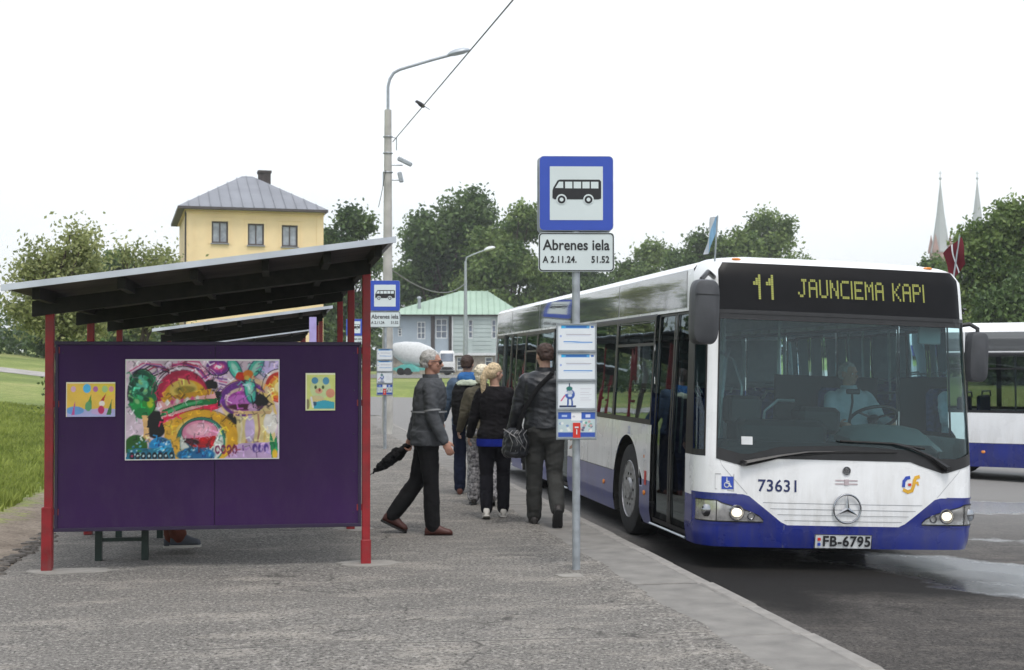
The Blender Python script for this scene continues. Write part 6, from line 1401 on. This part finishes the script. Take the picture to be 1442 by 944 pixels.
        for k, (o_, ln) in enumerate(((.030, .070), (.011, .080), (-.010, .075), (-.029, .058))):
            p0 = pc + d2 * .036 + fwd * o_; a1 = R(grip); dA = (d2 * math.cos(a1) + pal * math.sin(a1)); p1 = p0 + dA * ln * .45; a2 = R(grip * 2.1); dB = (d2 * math.cos(a2) + pal * math.sin(a2)); p2 = p1 + dB * ln * .32; a3 = R(grip * 2.9); dC = d2 * math.cos(a3) + pal * math.sin(a3); p3 = p2 + dC * ln * .24
            b.capsule(p0, p1, .0098, .009, 8); b.capsule(p1, p2, .009, .0085, 8); b.capsule(p2, p3, .0085, .0075, 8)
        p0 = wr + d2 * .025 + fwd * .030; p1 = p0 + (d2 * .7 + fwd * .55 + pal * .35).normalized() * .036; p2 = p1 + (d2 * .9 + fwd * .1 + pal * .45).normalized() * .030; b.capsule(p0, p1, .013, .011, 8); b.capsule(p1, p2, .011, .009, 8)
    body = fuse('body', b, sk, t, .0072, 3)
    for o_ in (1,):
        e = MB()
        for sg in (-1, 1): e.ell(hp(sg * .031, .079, .008), (.012, .007, .007), HM, 10, 6)
        obj('eyes', e, M['winwhite'], body, smooth=True); e = MB()
        for sg in (-1, 1): e.ell(hp(sg * .031, .085, .008), (.0055, .003, .0055), HM, 8, 6)
        obj('irises', e, M['black'], body)
        e = MB(); e.ell(hp(0, .0885, -.0525), (.022, .006, .0045), HM, 10, 5); obj('lips', e, mat('lips', (.38, .15, .13), .5), body, smooth=True)
    # clothes
    c = MB(); leg_inf = .020 * trouser_w
    for sg in (-1, 1): leg(c, sg, leg_inf, .012 * trouser_w, .97)
    c.ell(spine(.90) , (.165 * bld + .012, .118 * bld + .014, .11), None, 20, 12); c.ell(spine(.88) + V((0, -.045, 0)), (.15, .10, .11)); fuse('trousers', c, bottom, t, .0095, 4, .0050, 6, 3)
    c = MB(); torso(c, .026, top_len); 
    if top_len < .86: c.loft([ring(spine(z), .176 * bld + .03, .125 * bld + .030) for z in (top_len, .90, .98)])
    for sg in (-1, 1): arm(c, sg, .019, .97)
    cl = fuse('jacket' if collar != 'none' else 'top', c, top, t, .0090, 4, .0070, 6.5, 11)
    if collar and collar != 'none':
        c = MB(); c.loft([ring(spine(1.435), .105, .090), ring(spine(1.47), .088, .080), ring(spine(1.515) + V((0, -.008, 0)), .080, .074), ring(spine(1.515) + V((0, -.008, 0)), .070, .064), ring(spine(1.46), .070, .062)], cap=False); obj('collar', c, collar, cl, smooth=True, angle=70)
    for sg in (-1, 1):
        an, d, dn = L[sg][2], L[sg][3], L[sg][4]; sx = V((1, 0, 0)); c = MB(); rr = []
        for f_, wd, hh in ((-.075, .022, .030), (-.055, .036, .05), (0, .042, .060), (.05, .044, .052), (.11, .050, .036), (.165, .044, .028), (.19, .020, .018)):
            cc = an + d * f_ + dn * (.075 - hh); rr.append([cc + sx * wd * math.copysign(abs(math.cos(q)) ** .8, math.cos(q)) - dn * hh * math.sin(q) * 1.0 for q in [2 * math.pi * k / 16 for k in range(16)]])
        c.loft(rr); c.capsule(an + V((0, 0, .03)), an + dn * .03, .042, .044); sh_ = fuse('shoe', c, shoes, t, .0075, 3)
        c = MB(); c.loft([[an + d * f_ + sx * (wd * q) + dn * (.072 + dz) for q, dz in ((-1, 0), (1, 0), (1, .018), (-1, .018))] for f_, wd in ((-.08, .026), (-.05, .038), (.06, .044), (.12, .050), (.17, .044), (.195, .022))]); obj('sole', c, M['rubber'] if cuff_m is None else cuff_m, sh_)
    if hair:
        h = MB(); 
        h.ell(hp(0, -.022, .036), (.081, .096, .088), HM, 24, 16)
        if hair_style == 'short': h.ell(hp(0, -.055, -.005), (.070, .062, .068), HM, 18, 12)
        elif hair_style == 'bun':
            h.ell(hp(0, -.04, .04), (.094, .098, .095), HM, 20, 12); h.ell(hp(0, -.06, -.03), (.084, .068, .09), HM)
            for k in range(9): q = 40 * k; h.ell(hp(.07 * math.cos(R(q)), -.055 + .02 * math.sin(R(q * 2)), .03 + .07 * math.sin(R(q))), (.036, .04, .036), HM, 10, 6)
        elif hair_style == 'ponytail':
            h.ell(hp(0, -.055, .0), (.076, .066, .08), HM); h.ell(hp(-.01, -.105, .045), (.032, .03, .032), HM)
            h.capsule(hp(-.01, -.12, .04), hp(-.03, -.145, -.07), .030, .038); h.capsule(hp(-.03, -.145, -.07), hp(-.035, -.13, -.20), .038, .030); h.capsule(hp(-.035, -.13, -.20), hp(-.04, -.12, -.30), .030, .010)
        hr = fuse('hair', h, hair, t, .0085, 2, .0035 if hair_style == 'ponytail' else .006, 26, 5)
        # the face stays clear of hair
        bm = bmesh.new(); bm.from_mesh(hr.data); kill = []
        inv = HM.inverted()
        for v in bm.verts:
            q = inv @ (v.co - hc)
            lim = .040 + .0 * q.z + (.022 if q.z > .075 else 0) + max(0, (q.z - .06)) * .9
            if (q.y > lim and q.z < .105) or (hair_style != 'ponytail' and hair_style != 'bun' and q.z < -.055) or (q.z < .02 and abs(q.x) > .060 and q.y > -.015 and hair_style != 'bun'): kill.append(v)
        bmesh.ops.delete(bm, geom=kill, context='VERTS'); bm.to_mesh(hr.data); bm.free()
    if glasses:
        g = MB()
        for sg in (-1, 1): g.ell(hp(sg * .032, .091, .006), (.026, .008, .019), HM, 14, 8); g.tube([hp(sg * .058, .085, .010), hp(sg * .078, .04, .012), hp(sg * .080, -.02, .004)], .0035, 5)
        g.tube([hp(-.012, .095, .010), hp(.012, .095, .010)], .0035, 5); obj('sunglasses', g, M['black'], t, smooth=True)
    for o in [t]: o.scale = (s, s, s)
    J.update(L=L, A=A, spine=spine, hp=hp)
    return t, J
def fabric(n, c, **k): return mat(n, c, k.pop('rough', .85), spec=.12, var=k.pop('var', .25), vscale=k.pop('vscale', 9), bump=.35, bscale=k.pop('bscale', 120), **k)
grey_hair = mat('grey_hair', (.42, .41, .39), .7, var=.35, vscale=60, bump=.5, bscale=150)
brown_hair = mat('dark_brown_hair', (.045, .022, .015), .6, var=.4, vscale=60, bump=.5, bscale=150)
platinum = mat('platinum_hair', (.78, .70, .54), .65, var=.3, vscale=50, bump=.5, bscale=150)
honey = mat('honey_hair', (.58, .45, .28), .6, var=.4, vscale=50, bump=.5, bscale=150)
black_cloth = fabric('black_cloth', (.012, .012, .013)); black_top = fabric('black_knit', (.014, .013, .015)); brownshoe = mat('brown_leather', (.075, .022, .016), .5, var=.3)
grey_jacket = fabric('grey_jacket_cloth', (.075, .08, .088), var=.18, rough=.7)
def gp(px, Y): p = pix(px, 600, Y); return (p.x, Y, 0)
older, J1 = person('older grey haired man in sunglasses and grey jacket, walking right', gp(602, 13.55), R(-88), 1.75,
    legs={1: (5, 3, 0), -1: (-14, 22, -26)}, arms={1: (6, 7, 20), -1: (-26, 8, 10, 4, 34)}, head=(-6, -3), lean=.06, build=1.07, hair=grey_hair, top=grey_jacket, bottom=black_cloth, shoes=brownshoe, collar=grey_jacket, skinm=skin_tan, glasses=True, top_len=.84)
# lighter piping on the sleeve and chest
pip = mat('pale_piping', (.26, .27, .28), .7); jk = [c for c in kids(older) if c.name.startswith('jacket')][0]
mb = MB(); sh, el, wr, d2 = J1['A'][1]; a = sh.lerp(el, .78); dr = (el - sh).normalized(); ax0 = dr.cross(Vector((1, 0, 0))).normalized(); ax1 = dr.cross(ax0)
mb.loft([ring(a + dr * z, .0785, .0785, (ax0, ax1), 18) for z in (-.008, .008)], cap=False); mb.loft([ring(J1['spine'](1.16) + Vector((0, 0, z)), .216, .172) for z in (-.008, .008)], cap=False); obj('piping', mb, pip, jk, smooth=True)
# the folded umbrella, held behind him
um = thing('umbrella', 'folded black umbrella held behind the back of the older man', 'umbrella', (0, 0, 0)); 
bpy.context.view_layer.update()
wr = older.matrix_world @ (J1['A'][-1][2] + J1['A'][-1][3] * .085)
um.location = wr
p_tip = pix(524, 667, wr.y + .05) - wr; mb = MB(); d = p_tip.normalized(); Lg = p_tip.length
mb.tube([d * -.02, d * (Lg * .1), d * (Lg * .3), d * (Lg * .55), d * (Lg * .8), d * Lg], [.022, .045, .072, .068, .04, .008], 12, ry=.8); mb2 = fuse('canopy', mb, black_cloth, um, .008, 1, .016, 16, 2)
mb = MB(); mb.tube([d * -.14, d * -.02], .012, 8); mb.tube([d * -.10, d * -.15, d * -.17 + Vector((0, 0, -.03)), d * -.15 + Vector((0, 0, -.055))], .013, 8); obj('handle', mb, M['black'], um, smooth=True)
mb = MB(); mb.tube([d * (Lg - .01), d * (Lg + .05)], .005, 6); obj('tip', mb, M['chrome'], um)
# queue walking away beside the bus
leather = mat('black_leather', (.016, .018, .022), .42, var=.3, vscale=8, bump=.3, bscale=60); dk_trouser = fabric('charcoal_cotton', (.045, .046, .044))
navy_trouser = fabric('navy_cotton', (.012, .016, .035)); khaki = fabric('khaki_cloth', (.10, .09, .065)); greyprint = mat('mottled_print_cloth', (.42, .41, .42), .85, c2=(.05, .05, .06), vscale=34, detail=2); bluejk = fabric('blue_grey_hoodie', (.09, .13, .19))
white_shoe = mat('white_canvas', (.60, .58, .54), .8); dkshoe = mat('dark_leather', (.02, .016, .015), .5)
man, J2 = person('man in black leather jacket walking away, closest to the sign pole', gp(767, 14.25), R(4), 1.83,
    legs={-1: (9, 4, 0), 1: (-3, 42, -50)}, arms={1: (-8, 9, 22), -1: (4, 13, 16)}, head=(18, -4), lean=.04, build=1.06, hair=brown_hair, top=leather, bottom=dk_trouser, shoes=dkshoe, collar=leather, top_len=.90)
pony, J3 = person('woman with honey ponytail in black top with blue hem and white shoes, walking away', gp(697, 14.9), R(2), 1.60,
    legs={-1: (3, 14, -14), 1: (7, 5, 0)}, arms={-1: (10, 12, 22), 1: (14, 12, 30)}, head=(-52, -4), female=True, build=1.06, hair=honey, hair_style='ponytail', top=black_top, bottom=fabric('black_stretch', (.012, .012, .016)), shoes=white_shoe, collar='none', top_len=.86, cuff_m=white_shoe)
jt = [c for c in kids(pony) if c.name.startswith('top')][0]; mb = MB(); mb.loft([ring(J3['spine'](z), .188 + d_, .136 + d_) for z, d_ in ((.795, .02), (.83, .026), (.88, .024))], cap=False); obj('blue_hem', mb, fabric('blue_cotton', (.012, .025, .26)), jt, smooth=True)
plat, J4 = person('woman with full platinum hair, khaki jacket and mottled grey trousers in the queue', gp(679, 16.3), R(6), 1.60,
    legs={-1: (10, 4, 0), 1: (-8, 20, -22)}, arms={-1: (10, 10, 30), 1: (8, 8, 20)}, head=(-10, 0), female=True, hair=platinum, hair_style='bun', top=khaki, bottom=greyprint, shoes=dkshoe, collar=khaki, top_len=.84, trouser_w=1.3)
hood, J5 = person('man in blue grey hooded jacket and navy trousers, farthest along in the queue', gp(658, 17.7), R(2), 1.73,
    legs={-1: (2, 3, 0), 1: (4, 3, 0)}, arms={-1: (12, 12, 30), 1: (10, 10, 25)}, head=(-14, -6), hair=brown_hair, top=bluejk, bottom=navy_trouser, shoes=mat('brown_shoe', (.10, .03, .02), .6), collar=bluejk, top_len=.86)
hk = [c for c in kids(hood) if c.name.startswith('jacket')][0]; c = MB(); c.loft([ring(J5['spine'](1.44) + Vector((0, -.05, 0)), .13, .085), ring(J5['spine'](1.50) + Vector((0, -.065, 0)), .12, .075), ring(J5['spine'](1.53) + Vector((0, -.05, 0)), .085, .05)]); c.ell(J5['spine'](1.45) + Vector((0, -.11, .0)), (.11, .06, .08)); fuse('hood', c, fabric('blue_hood', (.04, .14, .36)), hk, .012, 3, .006, 12)
# backpack
bk = thing('backpack', 'black backpack with pale top flap worn by the man in the hooded jacket', 'backpack', (0, 0, 0)); bpy.context.view_layer.update(); bk.matrix_world = hood.matrix_world.copy()
c = MB(); c.loft([[Vector((math.copysign(abs(math.cos(q)) ** .6, math.cos(q)) * wx, -.185 - dy + math.copysign(abs(math.sin(q)) ** .6, math.sin(q)) * wy, z)) for q in [2 * math.pi * k / 24 for k in range(24)]] for z, wx, wy, dy in ((.86, .13, .06, 0), (.90, .18, .085, .01), (1.12, .20, .10, .015), (1.30, .19, .085, .01), (1.39, .15, .06, 0))]); fuse('pack_body', c, black_cloth, bk, .012, 3, .008, 9)
c = MB(); c.loft([ring(Vector((0, -.19, z)), wx, wy) for z, wx, wy in ((1.37, .155, .09), (1.41, .14, .08), (1.44, .07, .05))]); fuse('pack_flap', c, fabric('pale_flap', (.45, .50, .40)), bk, .012, 2, .01, 12)
for sg in (-1, 1): c = MB(); c.tube([(sg * .09, -.14, 1.38), (sg * .10, -.05, 1.455), (sg * .10, .08, 1.42), (sg * .11, .15, 1.28), (sg * .13, .10, 1.10)], .02, 6, ry=.4); obj('strap', c, black_cloth, bk, smooth=True)
# shoulder bag
sb_ = thing('shoulder_bag', 'black shoulder bag with metal clips hanging at the left hip of the leather jacket man', 'bag', (0, 0, 0)); sb_.matrix_world = man.matrix_world.copy()
c = MB(); c.loft([[Vector((-.285 + math.cos(q) * wx, -.02 + math.sin(q) * wy, z)) for q in [2 * math.pi * k / 20 for k in range(20)]] for z, wx, wy in ((.66, .10, .14), (.70, .125, .17), (.82, .12, .17), (.90, .10, .155), (.93, .05, .13))]); fuse('bag_body', c, leather, sb_, .011, 2, .012, 9)
c = MB(); 
for k in range(4): x = -.34 + .045 * k; c.tube([(x, -.17 - .01 * (k % 2), .72), (x + .02, -.20, .80), (x - .015, -.19, .88), (x + .02, -.16, .92)], .0035, 5)
c.tube([(-.40, -.13, .93), (-.30, -.20, .86), (-.20, -.18, .74)], .005, 5); obj('metal_clip', c, M['clip'], sb_)
c = MB(); pts = [(-.27, -.14, .90), (-.22, -.19, 1.10), (-.08, -.178, 1.32), (.06, -.12, 1.455), (.09, .0, 1.50), (.04, .12, 1.42), (-.12, .17, 1.2), (-.26, .12, .92)]; c.tube(pts, .022, 6, ry=.3); obj('shoulder_strap', c, black_cloth, sb_, smooth=True)
# seated person inside the shelter
seatp = AB(5.45, -4.50, 0)
seated, J6 = person('person sitting on the bench behind the purple panel, only grey sneakers and shins showing', (seatp.x, seatp.y, 0), TH - R(90), 1.68,
    legs={-1: (84, 78, 0), 1: (86, 70, 0)}, arms={-1: (30, 8, 60, 10), 1: (30, 8, 60, 10)}, head=(0, -8), lean=.08, sit=.46, hair=brown_hair, top=fabric('dull_green_cloth', (.03, .05, .04)), bottom=fabric('rust_cloth', (.14, .045, .03)), shoes=mat('grey_canvas', (.09, .10, .12), .8), collar='none', cuff_m=white_shoe)
for sg in (-1, 1):
    an, d, dn = J6['L'][sg][2:5]; mb = MB()
    for k in range(4): q = an + d * (.05 + .028 * k) - dn * (.0 - .012 * k) + Vector((0, 0, .004)); mb.tube([q + Vector((-.03, 0, -.012)), q + Vector((0, 0, .006)), q + Vector((.03, 0, -.012))], .006, 5)
    obj('laces', mb, M['winwhite'], seated)
# bus driver
bpy.context.view_layer.update()
dp = bus.matrix_world @ Vector((.70, 1.62, .93)); 
drv, J7 = person('bus driver in a pale blue shirt sitting behind the steering wheel', (dp.x, dp.y, dp.z - .46), TH + R(180), 1.74,
    legs={-1: (84, 60, -20), 1: (84, 60, -20)}, arms={-1: (38, 12, 45, 10, 40), 1: (38, 12, 45, 10, 40)}, head=(24, -2), lean=.05, sit=.46, hair=grey_hair, top=fabric('pale_blue_shirt', (.42, .50, .55), var=.08), bottom=black_cloth, shoes=dkshoe, collar=fabric('pale_blue_collar', (.42, .50, .55)), build=1.05)
# ------------------------------------------------------------------ thin summer haze
hm = bpy.data.materials.new('thin_haze'); hm.use_nodes = True; hn, hl_ = nodes(hm); hn.clear()
ho = hn.new('ShaderNodeOutputMaterial'); hv = hn.new('ShaderNodeVolumePrincipled'); hv.inputs['Color'].default_value = (.93, .96, 1, 1); hv.inputs['Density'].default_value = .0005
hl_.new(hv.outputs[0], ho.inputs['Volume'])
mb = MB(); mb.box((0, 400, 29), (2400, 2400, 65)); tag(obj('haze', mb, hm), 'thin pale haze that fades the far steeples and trees', 'haze', kind='stuff')
